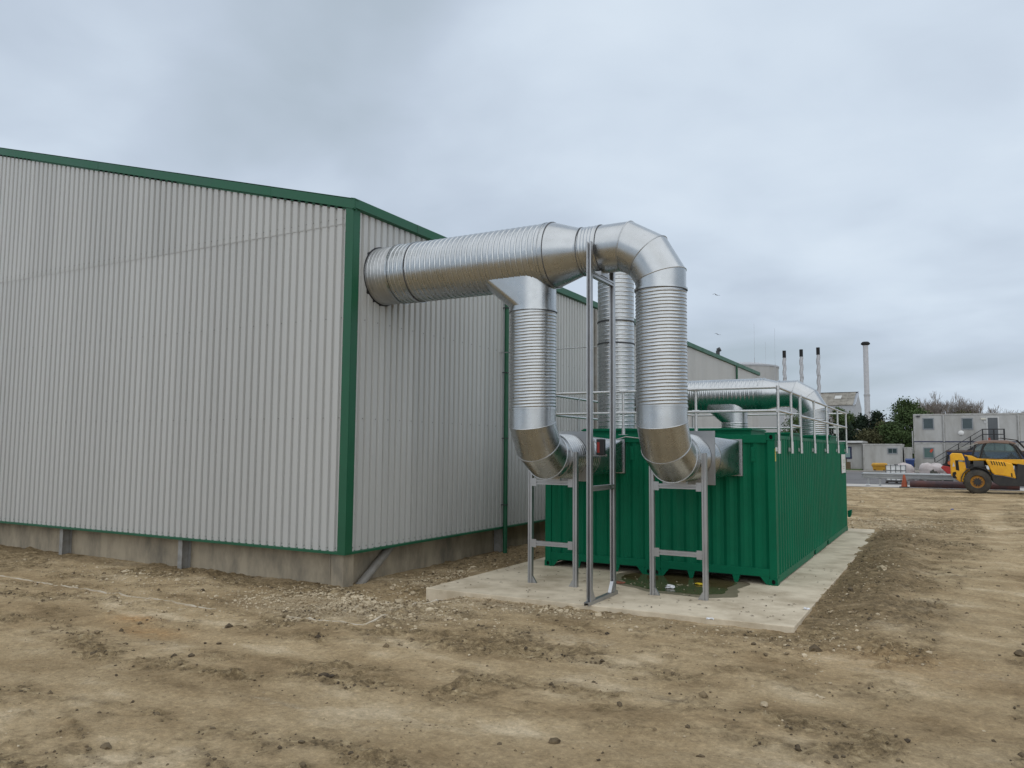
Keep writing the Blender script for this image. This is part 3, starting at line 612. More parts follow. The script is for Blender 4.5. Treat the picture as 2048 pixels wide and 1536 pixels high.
# actuator on the left leg
act = thing('damper_actuator', 'small grey and black damper actuator box on the left duct leg', 'actuator', (-3.1, -1.5, 2.4))
MB().box(-3.22, -3.09, -1.56, -1.482, 2.45, 2.71).build('housing', mat('actuator_grey', (0.5, 0.5, 0.5), 0.5), act, bevel=0.01)
MB().box(-3.02, -2.86, -1.58, -1.482, 2.42, 2.73).build('drive', mat('actuator_black', (0.02, 0.02, 0.022), 0.4), act, bevel=0.012)
MB().box(-3.0, -2.95, -1.584, -1.579, 2.47, 2.67).build('indicator', mat('actuator_red', (0.35, 0.03, 0.02), 0.4), act)
MB().box(-3.26, -2.84, -1.482, -1.452, 2.40, 2.44).build('mount', STRUT, act)

# stack behind and roof duct at the far end of the containers
st = thing('duct_stack', 'ribbed galvanised vertical duct standing on the left container behind the front legs', 'duct', (-3.85, 1.6, 3.0))
for z0, z1 in ((3.0, 4.98), (4.98, 5.5), (5.5, 7.25)): spiral((-3.85, 1.6, 0), 'z', z0, z1, 0.42, 0.10, RIB_C, per=9).build('duct_section', GALV, st, smooth=50)
for z in (4.97, 5.49): collar((-3.85, 1.6, 0), 'z', z, z+0.03, 0.42, 0.02).build('joint_band', DARKM, st, smooth=40)
b = MB(); b.rings([circ((-3.85, 1.6, 7.25), 'z', 0.42), circ((-3.85, 1.6, 7.3), 'z', 0.44), circ((-3.85, 1.6, 7.3), 'z', 0.40)], False, False); b.build('rim', GALV, st)
b = MB(); b.tube((XB+0.04, 1.9, 5.0), (-4.2, 1.8, 5.0), 0.012, 6); b.build('stay_rod', STRUT, st)
far = thing('roof_duct', 'shiny galvanised duct with elbow crossing the far end of the container roofs', 'duct', (-2, 9.6, 3.0))
Y3, Z3, RA, RB = 9.6, 4.29, 0.50, 0.405
spiral((0, Y3, Z3), 'x', XB+0.05, -2.12, RA, 0.13, RIB_A, per=8).build('duct_section', GALV, far, smooth=50)
for t0 in (-2.16, -2.06): collar((0, Y3, Z3), 'x', t0, t0+0.03, RA, 0.016).build('joint_band', GALV, far, smooth=40)
b = MB(); b.rings([circ((x, Y3, Z3), 'x', r) for x, r in ((-2.12, RA), (-2.04, RA), (-1.68, RB), (-1.6, RB))], False, False); b.build('reducer', GALV, far, smooth=20)
collar((0, Y3, Z3), 'x', -1.62, -1.57, RB, 0.02).build('joint_band', GALV, far, smooth=40)
elbow(far, (-0.61-0.76, Y3, Z3-0.76), (0, 0, 1), (1, 0, 0), 0.76, RB, GALV, c0=0.22)
spiral((-0.61, Y3, 0), 'z', 2.95, Z3-0.76, RB, 0.12, RIB_B, per=8).build('duct_section', GALV, far, smooth=50)
collar((-0.61, Y3, 0), 'z', Z3-0.78, Z3-0.75, RB, 0.018).build('joint_band', GALV, far, smooth=40)
boot(far, -2.99, Y3, Z3, RA, 0.4, 3.42, 0.85, GALV)
spiral((-2.99, Y3, 0), 'z', 3.2, 3.42, 0.4, 0.1, RIB_B, per=8).build('duct_section', GALV, far, smooth=50)

# ------------------------------------------------------------------ supports
def strut(b, p, q, w=0.082, d=0.082, facing=(0, -1, 0)):
    """channel section: web plus two flanges with lips, open away from 'facing'"""
    p = Vector(p); q = Vector(q); ax = (q-p).normalized(); f_ = Vector(facing); s_ = ax.cross(f_).normalized(); th = 0.006
    sec = [(-w/2, d/2), (-w/6, d/2), (-w/9, d/2-0.013), (w/9, d/2-0.013), (w/6, d/2), (w/2, d/2), (w/2, -d/2), (w/4, -d/2), (w/4, -d/2+th), (w/2-th, -d/2+th), (w/2-th, d/2-0.016), (-w/2+th, d/2-0.016), (-w/2+th, -d/2+th), (-w/4, -d/2+th), (-w/4, -d/2), (-w/2, -d/2)]
    b.rings([[p+s_*u+f_*v for u, v in sec], [q+s_*u+f_*v for u, v in sec]])
for x, lab in ((LEGS[0], 'H shaped galvanised strut frame under the left duct leg'), (LEGS[1], 'H shaped galvanised strut frame under the right duct leg')):
    s_ = thing('duct_support', lab, 'support frame', (x, -2.1, 0), 'strut frames under the duct legs')
    for sx in (-1, 1):
        b = MB(); strut(b, (x+sx*0.468, -2.1, 0.0), (x+sx*0.468, -2.1, 2.48)); b.build('post', STRUT, s_)
        b = MB(); b.prism([(x+sx*0.426, 0.003), (x+sx*0.34, 0.003), (x+sx*0.34, 0.012), (x+sx*0.416, 0.13), (x+sx*0.426, 0.13)], 'y', -2.12, -2.08); b.build('foot_bracket', STRUT, s_)
    for z in (0.75, 1.90):
        b = MB(); strut(b, (x-0.425, -2.1, z), (x+0.425, -2.1, z)); b.build('crossbar', STRUT, s_)
        for sx in (-1, 1): MB().box(min(x+sx*0.33, x+sx*0.424), max(x+sx*0.33, x+sx*0.424), -2.146, -2.1415, z-0.075, z+0.075).build('cleat', STRUT, s_)
    MB().box(x-0.18, x+0.16, -2.13, -2.06, 1.942, 1.985).build('saddle', STRUT, s_)
tf = thing('tall_support', 'tall two post galvanised frame straddling the small horizontal duct', 'support frame', (-2.33, -2.98, 0))
FX = -2.33
for y, z in ((-3.49, 6.04), (-2.46, 5.95)):
    b = MB(); strut(b, (FX, y, 0.062), (FX, y, z), facing=(0, 1, 0)); b.build('post', STRUT, tf)
for z in (1.88, 5.50):
    b = MB(); strut(b, (FX, -3.447, z), (FX, -2.503, z), facing=(1, 0, 0)); b.build('crossbar', STRUT, tf)
b = MB(); strut(b, (FX, -3.63, 0.031), (FX, -2.33, 0.031), 0.082, 0.06, (0, 0, 1)); b.build('base_channel', STRUT, tf)
for y, s_ in ((-3.448, 1), (-2.502, -1)): MB().prism([(y, 0.064), (y+s_*0.13, 0.064), (y+s_*0.02, 0.24), (y, 0.24)], 'x', FX-0.03, FX+0.03).build('gusset', STRUT, tf)
MB().box(FX-0.06, FX+0.06, -3.12, -2.78, 5.541, 5.612).build('saddle', STRUT, tf)

# ------------------------------------------------------------------ roof railing
rl = thing('guard_railing', 'galvanised tube guard railing round the container roofs', 'railing', (-2.4, 6, 2.6))
def tb(name, p, q, r=0.027): b = MB(); b.tube(p, q, r, 10); return b.build(name, RAILM, rl, smooth=50)
ZR, ZM = 3.75, 3.30; XA, XBR, YA, YB2 = -4.95, 0.055, 0.06, 11.75
for z, nm in ((ZR, 'top_rail'), (ZM, 'mid_rail')):
    tb(nm, (XA, YA, z), (XBR, YA, z)); tb(nm, (XA, YB2, z), (XBR, YB2, z)); tb(nm, (XA, YA, z), (XA, YB2, z))
    if nm == 'top_rail': tb(nm, (XBR, YA, z), (XBR, YB2, z))
    else: tb(nm, (XBR, YA, z), (XBR, 1.5, z)); tb(nm, (XBR, 2.7, z), (XBR, YB2, z))
tb('gate_bar', (XBR, 1.5, 3.06), (XBR, 2.62, 3.06)); tb('gate_bar', (XBR, 2.62, 3.06), (XBR, 2.62, ZR))
for x in (-3.09, -1.54):
    o = tb('post', (x, YA, HC-0.01), (x, YA, ZR)); b = MB()
    for z in (ZR, ZM): b = MB(); b.tube((x-0.07, YA, z), (x+0.07, YA, z), 0.038, 10); b.build('fitting', RAILM, o, smooth=50)
    b = MB(); b.tube((x, YA, HC-0.008), (x, YA, HC+0.12), 0.038, 10); b.box(x-0.09, x+0.09, YA-0.05, YA+0.05, HC-0.012, HC-0.002); b.build('foot', RAILM, o, smooth=50)
for xx, ylist in ((XBR, (YA, 1.5, 2.7, 4.75, 7.05, 9.5, YB2)), (XA, (YA, 1.9, 3.2, 5.2, 7.4, 9.6, YB2))):
    s_ = 1 if xx > -1 else -1
    for y in ylist:
        o = tb('post', (xx, y, 2.50), (xx, y, ZR)); 
        b = MB(); b.tube((xx, y, ZR-0.05), (xx, y, ZR+0.03), 0.035, 10); b.build('fitting', RAILM, o, smooth=50); b = MB(); b.tube((xx, y-0.05, ZM), (xx, y+0.05, ZM), 0.036, 10); b.build('fitting', RAILM, o, smooth=50)
        b = MB(); b.tube((xx, y, 2.48), (xx, y, 2.72), 0.038, 10); b.box(min(xx, xx-s_*0.06), max(xx, xx-s_*0.06), y-0.03, y+0.03, 2.52, 2.60); b.build('foot', RAILM, o, smooth=50)
for x in (-3.6, -1.3): tb('post', (x, YB2, HC-0.03), (x, YB2, ZR))
# weather mast on the far roof corner
an = thing('roof_anemometer', 'thin white twin headed anemometer on the far corner of the container roof', 'beacon', (-0.2, 11.4, HC-0.03))
b = MB(); b.tube((-0.2, 11.4, HC-0.03), (-0.2, 11.4, HC+0.42), 0.015, 8); b.build('stem', RAILM, an)
for z in (0.33, 0.5): b = MB(); b.tube((-0.2, 11.34, HC+z-0.02), (-0.2, 11.46, HC+z-0.02), 0.075, 12); b.build('lamp', mat('mast_head_white', (0.8, 0.8, 0.8), 0.4), an, smooth=40)  # round wind heads of the mast, no lamps
# loose cable along the container header
cpts = [(-3.3, -0.03, 2.72), (-3.0, -0.035, 2.80), (-2.6, -0.03, 2.76), (-2.3, -0.032, 2.80), (-2.0, -0.03, 2.75), (-1.6, -0.03, 2.70), (-1.2, -0.03, 2.76)]
b = MB()
for i in range(len(cpts)-1): b.tube(cpts[i], cpts[i+1], 0.011, 6)
b.solo('cable', mat('cable_grey', (0.45, 0.45, 0.43), 0.6), 'thin grey cable slung along the top of the container ends', 'cable')

# ------------------------------------------------------------------ puddle and litter on the slab
def blob(cx, cy, rx, ry, seed, n=90, amp=0.22):
    r_ = random.Random(seed); ph = [(r_.uniform(0, 6.28), k, r_.uniform(0.3, 1)/k**1.35) for k in range(2, 22)]; pts = []
    for i in range(n):
        t_ = 2*PI*i/n; q = 1+amp*sum(a*math.sin(k*t_+p) for p, k, a in ph); pts.append((cx+rx*q*math.cos(t_), cy+ry*q*math.sin(t_)))
    return pts
b = MB(); pts = blob(-1.75, -0.6, 1.2, 1.02, 5, n=160, amp=0.30); b.add([(x, y, 0.004) for x, y in pts], [tuple(range(len(pts)))])
PUD = mat('puddle_water', (0.075, 0.065, 0.026), 0.13, col2=(0.12, 0.098, 0.045), scale=1.6, spec=0.25)
o = b.build('puddle', PUD, None); o['kind'] = 'structure'
b = MB(); pts = blob(-1.70, -0.62, 1.42, 1.2, 5, n=160, amp=0.34); b.add([(x, y, 0.002) for x, y in pts], [tuple(range(len(pts)))])
o = b.build('wet_concrete', mat('wet_concrete', (0.25, 0.215, 0.15), 0.45, col2=(0.18, 0.15, 0.10), scale=3), None); o['kind'] = 'structure'
def crumple(name, x, y, z, s_, m, label, cat, seed, flat=0.5):
    r_ = random.Random(seed); bm = bmesh.new(); bmesh.ops.create_icosphere(bm, subdivisions=2, radius=1)
    b = MB(); vs = []
    for v in bm.verts:
        k_ = r_.uniform(0.35, 1.25); vs.append((x+v.co.x*s_*k_, y+v.co.y*s_*k_*0.8, max(z, z+s_*flat*0.5+v.co.z*s_*flat*k_*0.7)))
    fs = [tuple(v.index for v in f.verts) for f in bm.faces]; bm.free(); b.add(vs, fs)
    return b.solo(name, m, label, cat)
LW = mat('litter_white', (0.75, 0.76, 0.78), 0.6); LY = mat('litter_yellow', (0.7, 0.5, 0.03), 0.5); LR = mat('leaf_red', (0.30, 0.10, 0.06), 0.7, col2=(0.15, 0.06, 0.03), scale=12)
crumple('paper_scrap', -1.68, -1.31, 0.005, 0.10, LW, 'crumpled white tissue floating in the puddle', 'litter', 1)
crumple('plastic_scrap', -1.32, -0.66, 0.005, 0.09, LY, 'bright yellow scrap in the puddle beside the support post', 'litter', 2, 0.3)
crumple('leaf_clump', -2.68, -1.3, 0.005, 0.13, LR, 'reddish brown clump of leaves at the left edge of the puddle', 'litter', 3, 0.2)
crumple('paper_scrap', -0.34, -3.6, 0.001, 0.06, LW, 'white paper scrap on the front edge of the slab', 'litter', 4, 0.5)
crumple('paper_scrap', 0.80, -2.03, 0.003, 0.055, LW, 'white paper scrap on the right edge of the slab', 'litter', 5, 0.5)
crumple('plastic_scrap', 2.99, 22.0, gzs(2.99, 22.0), 0.07, mat('litter_blue', (0.05, 0.10, 0.35), 0.5), 'small blue scrap lying on the bare yard', 'litter', 6)
LF = [mat('leaf_bit_pale', (0.5, 0.45, 0.33), 0.8), mat('leaf_bit_dark', (0.10, 0.07, 0.045), 0.9)]
for k, m in enumerate(LF):
    b = MB()
    for i in range(130 if k else 26):
        x, y = (random.uniform(SLX0+0.1, SLX1-0.1), random.uniform(SLY0+0.1, 3 if random.random() < 0.3 else -0.5)) if k else (random.gauss(-1.8, 0.65), random.gauss(-1.1, 0.4))
        if y > 0 and x < 0.05: x = random.uniform(0.1, 0.8)
        a = random.uniform(0, PI); l_ = random.uniform(0.012, 0.045); w_ = l_*0.4; c_, s_ = math.cos(a), math.sin(a); z = 0.007
        b.add([(x+c_*l_, y+s_*l_, z), (x-s_*w_, y+c_*w_, z+0.008), (x-c_*l_, y-s_*l_, z+0.002), (x+s_*w_, y-c_*w_, z+0.006), (x, y, z+0.012)], [(0,1,4),(1,2,4),(2,3,4),(3,0,4),(3,2,1,0)])
    setp(b.build('slab_debris', m, None), 'pale flecks of debris floating in the puddle' if not k else 'dark crumbs of dirt scattered over the slab', 'debris', None, 'stuff')

# ------------------------------------------------------------------ white buried edging line, stones, clods
WLINE = mat('white_edging', (0.60, 0.54, 0.44), 0.8, col2=(0.40, 0.32, 0.21), scale=3)
def edging(pts, label):
    b = MB(); P = []
    for (x0, y0), (x1, y1) in zip(pts[:-1], pts[1:]):
        n = max(2, int(math.hypot(x1-x0, y1-y0)/0.12))
        for i in range(n): P.append((x0+(x1-x0)*i/n, y0+(y1-y0)*i/n))
    P.append(pts[-1]); rings = []
    for i, (x, y) in enumerate(P):
        a = P[max(0, i-1)]; c = P[min(len(P)-1, i+1)]; d = Vector((c[0]-a[0], c[1]-a[1], 0)).normalized(); s_ = Vector((-d.y, d.x, 0))*0.02
        z = gzs(x, y); z = z+0.012+0.012*math.sin(i*0.9)*random.random(); p = Vector((x, y, z)); rings.append([p-s_, p+s_, p+s_-Vector((0,0,0.06)), p-s_-Vector((0,0,0.06))])
    b.rings(rings); return b.solo('edging_strip', WLINE, label, 'edging strip')
edging([(-14.6, -6.27), (-11, -6.3), (-7.8, -6.34)], 'long white half buried edging strip along the warehouse gable')
edging([(-6.3, -6.3), (-4.8, -6.23), (-5.0, -5.1), (-5.15, -4.2), (-5.0, -3.75)], 'short white half buried edging strip turning a corner towards the slab')

def rock_mesh(seed, sub=1):
    r_ = random.Random(seed); bm = bmesh.new(); bmesh.ops.create_icosphere(bm, subdivisions=sub, radius=1)
    vs = np.array([v.co[:] for v in bm.verts]); fs = [tuple(v.index for v in f.verts) for f in bm.faces]; bm.free()
    vs *= np.array([r_.uniform(0.62, 1.2) for _ in vs])[:, None]; return vs, fs
def scatter(name, label, cat, m, pos, sizes, nvar=6, flat=0.65, sink=0.25, sub=1, seed=0):
    prot = [rock_mesh(seed*50+i, sub) for i in range(nvar)]; V = []; F = []; n0 = 0
    xs_ = np.array([p[0] for p in pos]); ys_ = np.array([p[1] for p in pos]); zz = gz(xs_, ys_)
    for i in range(len(pos)):
        vs, fs = prot[i % nvar]; a = random.uniform(0, 6.28); c, s_ = math.cos(a), math.sin(a); k = sizes[i]
        w = vs*np.array([k*random.uniform(0.8, 1.4), k*random.uniform(0.7, 1.1), k*flat]); x = w[:, 0]*c-w[:, 1]*s_; y = w[:, 0]*s_+w[:, 1]*c
        V.append(np.stack([x+xs_[i], y+ys_[i], w[:, 2]+zz[i]+k*flat*(1-2*sink)*0.5], 1)); F += [tuple(q+n0 for q in f) for f in fs]; n0 += len(vs)
    V = np.concatenate(V); me = bpy.data.meshes.new(name); me.from_pydata(V.tolist(), [], F); me.materials.append(m)
    o = bpy.data.objects.new(name, me); COL.objects.link(o); return setp(o, label, cat, None, 'stuff')
def on_slab(x, y): return SLX0-0.05 < x < SLX1+0.03 and SLY0-0.06 < y < SLY1+0.05
STONE = mat('pale_stone', (0.56, 0.47, 0.33), 0.9, col2=(0.30, 0.23, 0.14), scale=2.2, contrast=(0.4, 0.6))
CLOD = mat('soil_clod', (0.22, 0.165, 0.095), 0.95, col2=(0.05, 0.036, 0.022), scale=1.8, contrast=(0.36, 0.66))
pos, siz = [], []
zones = [(-6.1, -5.2, 1.3, 0.5, 2300, 0.017), (-5.2, -4.4, 0.7, 0.45, 700, 0.02), (-3.4, -3.85, 1.2, 0.2, 620, 0.017), (-7.0, -4.6, 0.5, 0.3, 500, 0.019), (-6.2, -2.2, 0.35, 1.2, 600, 0.018),
         (1.0, 14.8, 1.3, 1.4, 700, 0.03), (-11.8, -5.0, 1.6, 0.45, 420, 0.018), (1.3, -1.0, 0.35, 3.5, 240, 0.017), (0.2, -4.1, 1.2, 0.3, 200, 0.015), (-9.6, -6.5, 1.6, 0.35, 300, 0.016)]
for cx, cy, sx, sy, n, s0 in zones:
    for _ in range(n):
        x, y = random.gauss(cx, sx), random.gauss(cy, sy)
        if on_slab(x, y) or (x < XB-0.2 and y > YB+0.1) : continue
        pos.append((x, y)); siz.append(s0*math.exp(random.gauss(-0.25, 0.5)))
for _ in range(900):
    x, y = random.uniform(-16, 9), random.uniform(-11.5, 30)
    if on_slab(x, y) or (x < XB and y > YB): continue
    pos.append((x, y)); siz.append(0.012*math.exp(random.gauss(0, 0.5))*(1 if y < 6 else 1.8))
scatter('gravel', 'pale limestone gravel scattered round the slab and warehouse corner', 'gravel', STONE, pos, siz, seed=1)
pos, siz = [], []
while len(pos) < 16000:
    n = 20000; x = rng.uniform(-15, 8, n); y = -12.2+rng.random(n)**1.7*22; c = np.maximum(crumb(x, y), 0.06); keep = rng.random(n) < c**1.5*0.5
    for a, b_ in zip(x[keep], y[keep]):
        if on_slab(a, b_) or (a < XB-0.1 and b_ > YB): continue
        pos.append((a, b_)); siz.append(0.0095*math.exp(random.gauss(0, 0.62)))
        if len(pos) >= 16000: break
scatter('soil_clods', 'dark crumbs of churned soil over the yard', 'soil', CLOD, pos, siz, seed=2)
# larger loose stones, one by one
rocks = [(-2.83, -3.78, 0.075, 'fist sized pale stone in front of the slab by the tall frame'), (-5.86, -6.5, 0.07, 'grey brown stone lying on the white edging strip'), (1.6, 2.6, 0.11, 'smooth pale stone beside the container slab on the right'),
         (-5.35, -4.6, 0.075, 'pale stone just below the left corner of the slab'), (-6.5, -3.3, 0.07, 'white stone near the foot of the drain pipe'), (-6.05, -3.25, 0.06, 'small white stone between the drain pipe and the slab'), (-0.6, 24.0, 0.13, 'white stone on the bare yard beyond the containers'),
         (3.6, -3.4, 0.075, 'dark brown clod at the right edge of the foreground'), (-0.35, -8.9, 0.05, 'dark clod in the middle of the foreground'), (1.1, -6.9, 0.05, 'small pale stone on the smooth soil right of centre')]
for i, (x, y, s_, lab) in enumerate(rocks):
    vs, fs = rock_mesh(300+i, 2); a = i*1.3; c, s2 = math.cos(a), math.sin(a); w = vs*np.array([s_*1.1, s_*0.85, s_*0.65]); z = gzs(x, y)+s_*0.3
    b = MB(); b.add([(x+p[0]*c-p[1]*s2, y+p[0]*s2+p[1]*c, z+p[2]) for p in w], fs)
    b.solo('stone', CLOD if 'dark' in lab else STONE, lab, 'stone', 'larger loose stones on the yard')

# ------------------------------------------------------------------ site cabins
CABW = mat('cabin_grey', (0.45, 0.45, 0.44), 0.6, col2=(0.31, 0.30, 0.28), scale=0.9, stretch=(1, 1, 0.35), contrast=(0.3, 0.6))
CABT = mat('cabin_trim', (0.42, 0.42, 0.41), 0.6, col2=(0.30, 0.29, 0.27)); WFR = mat('window_frame_grey', (0.25, 0.27, 0.29), 0.5); NAVY = mat('navy_trim', (0.012, 0.018, 0.07), 0.5)
GLASS = mat('dark_glass', (0.03, 0.05, 0.055), 0.08, col2=(0.05, 0.075, 0.08), scale=0.8, spec=0.7); GLASSG = mat('green_glass', (0.09, 0.15, 0.14), 0.12, spec=0.6); DOORM = mat('door_grey', (0.11, 0.12, 0.13), 0.5)
GUT = mat('downpipe_pale', (0.45, 0.45, 0.44), 0.5)
def window(par, x0, x1, z0, z1, y, fr=WFR, gl=GLASS, w=0.09, mull=False):
    b = MB(); b.box(x0, x1, y-0.05, y+0.02, z1-w, z1); b.box(x0, x1, y-0.05, y+0.02, z0, z0+w); b.box(x0, x0+w, y-0.048, y+0.02, z0+w, z1-w); b.box(x1-w, x1, y-0.048, y+0.02, z0+w, z1-w)
    if mull: b.box((x0+x1)/2-0.02, (x0+x1)/2+0.02, y-0.04, y+0.02, z0+w, z1-w)
    f_ = b.build('window', fr, par); MB().box(x0+w, x1-w, y-0.015, y-0.005, z0+w, z1-w).build('pane', gl, f_)
def cabin(name, label, x0, x1, y0, y1, z0, z1, group='site cabins across the road'):
    t = thing(name, label, 'cabin', ((x0+x1)/2, (y0+y1)/2, z0), group)
    MB().box(x0+0.03, x1-0.03, y0+0.03, y1-0.03, z0+0.1, z1-0.14).build('wall', CABW, t)
    b = MB(); b.box(x0, x1, y0, y1, z1-0.16, z1); b.build('roof_edge', CABT, t, bevel=0.02); b = MB(); b.box(x0, x1, y0, y1, z0, z0+0.14); b.build('base_edge', CABT, t)
    for xa in (x0, x1-0.12): MB().box(xa, xa+0.12, y0+0.003, y0+0.12, z0+0.14, z1-0.16).build('corner_post', CABT, t)
    return t
ZG = 0.86; Z2 = 3.46; Z3_ = 6.06; YCB = 66.4
gg = 'two storey stack of site cabins'
lowA = cabin('site_cabin', 'ground floor grey cabin with a red sticker in its window', 0.28, 2.72, YCB, 72, ZG, Z2-0.01, gg); window(lowA, 1.02, 1.93, 1.96, 2.98, YCB+0.03, gl=GLASSG)
b = MB(); b.prism([(1.55, 2.55), (1.7, 2.5), (1.78, 2.65), (1.86, 2.72), (1.84, 2.86), (1.72, 2.84), (1.6, 2.74)], 'y', YCB+0.008, YCB+0.012); b.build('window_sticker', mat('sticker_red', (0.6, 0.07, 0.03), 0.5), lowA)
lowB = cabin('site_cabin', 'long ground floor grey cabin behind the outside staircase', 2.76, 8.5, YCB, 72, ZG, Z2-0.01, gg)
MB().box(3.55, 3.85, YCB+0.015, YCB+0.03, 2.55, 2.85).build('vent_grille', CABT, lowB)
upA = cabin('site_cabin', 'upper grey cabin with one window at the left end of the stack', 0.28, 2.72, YCB, 72, Z2, Z3_, gg); window(upA, 1.04, 1.98, 4.62, 5.70, YCB+0.03)
MB().box(0.55, 0.85, YCB-0.12, YCB+0.0, 5.78, 5.92).build('floodlight', DARKM, upA)
upB = cabin('site_cabin', 'upper grey cabin with a grey door at the head of the stairs', 2.76, 8.5, YCB, 72, Z2, Z3_, gg); window(upB, 4.18, 5.09, 4.6, 5.67, YCB+0.03)
b = MB(); b.box(6.1, 7.1, YCB-0.02, YCB+0.02, 3.6, 5.74); d_ = b.build('door', mat('door_frame_white', (0.62, 0.62, 0.61), 0.5), upB); MB().box(6.22, 6.98, YCB-0.04, YCB-0.021, 3.6, 5.66).build('leaf', DOORM, d_)
MB().box(5.72, 6.08, YCB-0.1, YCB+0.02, 5.5, 5.62).build('door_light', mat('lamp_cover', (0.75, 0.73, 0.62), 0.4), upB); MB().box(5.95, 6.07, YCB-0.02, YCB+0.02, 5.15, 5.38).build('key_pad', mat('keypad', (0.6, 0.6, 0.6), 0.5), upB)
b = MB(); b.rings([[(4.12+r*1.12*math.cos(2*PI*i/20), YCB+0.03-y_, 4.30+r*math.sin(2*PI*i/20)) for i in range(20)] for r, y_ in ((0.22, 0.0), (0.21, 0.08), (0.14, 0.13))], False, True); b.build('bulkhead_lamp', mat('lamp_white', (0.78, 0.78, 0.77), 0.4), upB, smooth=40)
upC = cabin('site_cabin', 'upper grey cabin cut off by the right picture edge', 8.54, 14.4, YCB, 72, Z2, Z3_, gg); lowC = cabin('site_cabin', 'ground floor grey cabin behind the telehandler cab', 8.54, 14.4, YCB, 72, ZG, Z2-0.01, gg)
for t, xx, z0, z1 in ((upA, 2.74, Z2+0.05, Z3_-0.1), (lowA, 2.74, ZG+0.1, Z2-0.1), (upB, 8.52, Z2+0.05, Z3_-0.1), (lowB, 8.52, ZG+0.1, Z2-0.1)): b = MB(); b.tube((xx, YCB-0.07, z0), (xx, YCB-0.07, z1), 0.055, 8); b.build('downpipe', GUT, t, smooth=50)
for t, x0, x1 in ((upA, 0.28, 2.72), (upB, 2.76, 8.5), (upC, 8.54, 14.4)): MB().box(x0, x1, YCB-0.006, YCB+0.0, Z2+0.0, Z2+0.09).build('navy_band', NAVY, t)
b = MB(); b.tube((0.18, YCB+0.1, 2.4), (0.18, YCB+0.1, 4.5), 0.05, 8); b.build('downpipe', GUT, lowA)
# staircase
stc = thing('outside_staircase', 'black steel staircase and landing up to the upper cabin door', 'staircase', (4.6, 65.4, ZG)); SB = mat('stair_black', (0.015, 0.015, 0.018), 0.5)
for yy in (64.75, 65.85):
    b = MB(); b.bar((1.95, yy, ZG+0.05), (5.75, yy, 3.45), 0.06, 0.2); b.build('stringer', SB, stc)
    for dz, nm in ((1.1, 'handrail'), (0.65, 'mid_rail')): b = MB(); b.bar((1.95, yy, ZG+0.05+dz), (5.75, yy, 3.5+dz), 0.05, 0.05); b.bar((5.75, yy, 3.5+dz), (7.4, yy, 3.5+dz), 0.05, 0.05); b.build(nm, SB, stc)
    for k in (0, 0.25, 0.5, 0.75, 1): x = 1.95+3.8*k; z = ZG+0.05+2.62*k; b = MB(); b.box(x-0.03, x+0.03, yy-0.03, yy+0.03, z, z+1.1); b.build('post', SB, stc)
    for x in (6.6, 7.37): b = MB(); b.box(x-0.03, x+0.03, yy-0.03, yy+0.03, ZG, 4.6); b.build('post', SB, stc)
MB().box(5.72, 7.4, 64.72, 66.36, 3.38, 3.46).build('landing', SB, stc)
for k in range(13): x = 2.05+3.7*k/13; z = ZG+0.2+2.55*k/13; MB().box(x, x+0.26, 64.78, 65.82, z, z+0.03).build('tread', SB, stc)
# single storey cabins to the left
sc = cabin('site_cabin', 'single storey grey cabin with a small rounded window', -3.66, -0.5, 61.3, 66, ZG, 3.24); window(sc, -1.68, -0.86, 2.36, 2.90, 61.33, w=0.08, mull=True)
sc2 = cabin('site_cabin', 'low pale cabin with a navy framed window behind the container end', -9.5, -3.75, 62.0, 67, ZG+0.1, 3.30); window(sc2, -5.75, -4.66, 1.88, 2.98, 62.03, fr=NAVY, gl=mat('pale_glass', (0.25, 0.36, 0.36), 0.2), w=0.13)
b = MB(); b.prism([(61.5, 3.34), (62.2, 3.52), (66.8, 3.52), (67.2, 3.34)], 'x', -9.7, -3.7); b.build('sloping_roof', CABT, sc2)
sc3 = cabin('link_cabin', 'narrow grey link cabin set back beside the blue bin', -0.42, 0.16, 62.6, 66, ZG, 2.96)
b = MB(); b.box(-5.35, -4.7, 60.6, 61.2, 0.99, 1.62); b.box(-5.35, -5.0, 60.6, 61.2, 1.62, 1.9); b.solo('timber_box', mat('old_timber', (0.13, 0.09, 0.05), 0.9), 'stepped brown timber box on the grass by the low cabin', 'box')

# ------------------------------------------------------------------ bins, tote, bags, red machine
gb = thing('grit_bin', 'yellow grit bin with a sloping lid in front of the low cabin', 'bin', (-2.1, 57.6, 0.9)); GY = mat('bin_yellow', (0.55, 0.30, 0.02), 0.55, col2=(0.4, 0.2, 0.02))
b = MB(); b.rings([[(-2.1+sx*w, 57.75+sy*d, z) for sx, sy in ((-1, -1), (1, -1), (1, 1), (-1, 1))] for w, d, z in ((0.46, 0.3, 0.9), (0.54, 0.36, 1.32), (0.60, 0.4, 1.34), (0.60, 0.4, 1.40))]); b.build('tub', GY, gb)
b = MB(); b.rings([[(-2.1+sx*w, 57.75+sy*d, z) for sx, sy in ((-1, -1), (1, -1), (1, 1), (-1, 1))] for w, d, z in ((0.61, 0.41, 1.405), (0.59, 0.4, 1.5), (0.5, 0.2, 1.6))]); b.build('lid', GY, gb)
for sx in (-0.35, 0.35): MB().box(-2.1+sx-0.05, -2.1+sx+0.05, 57.42, 57.5, 0.9, 1.05).build('foot', BLACK, gb)
bb = thing('wheelie_bin', 'blue wheeled bin standing between the cabins', 'bin', (0.12, 60.2, 0.88)); BBL = mat('bin_blue', (0.015, 0.045, 0.17), 0.45)
b = MB(); b.rings([[(0.12+sx*w, 60.3+sy*d, z) for sx, sy in ((-1, -1), (1, -1), (1, 1), (-1, 1))] for w, d, z in ((0.24, 0.26, 0.95), (0.32, 0.36, 1.72), (0.35, 0.38, 1.74), (0.35, 0.38, 1.8))]); b.build('tub', BBL, bb)
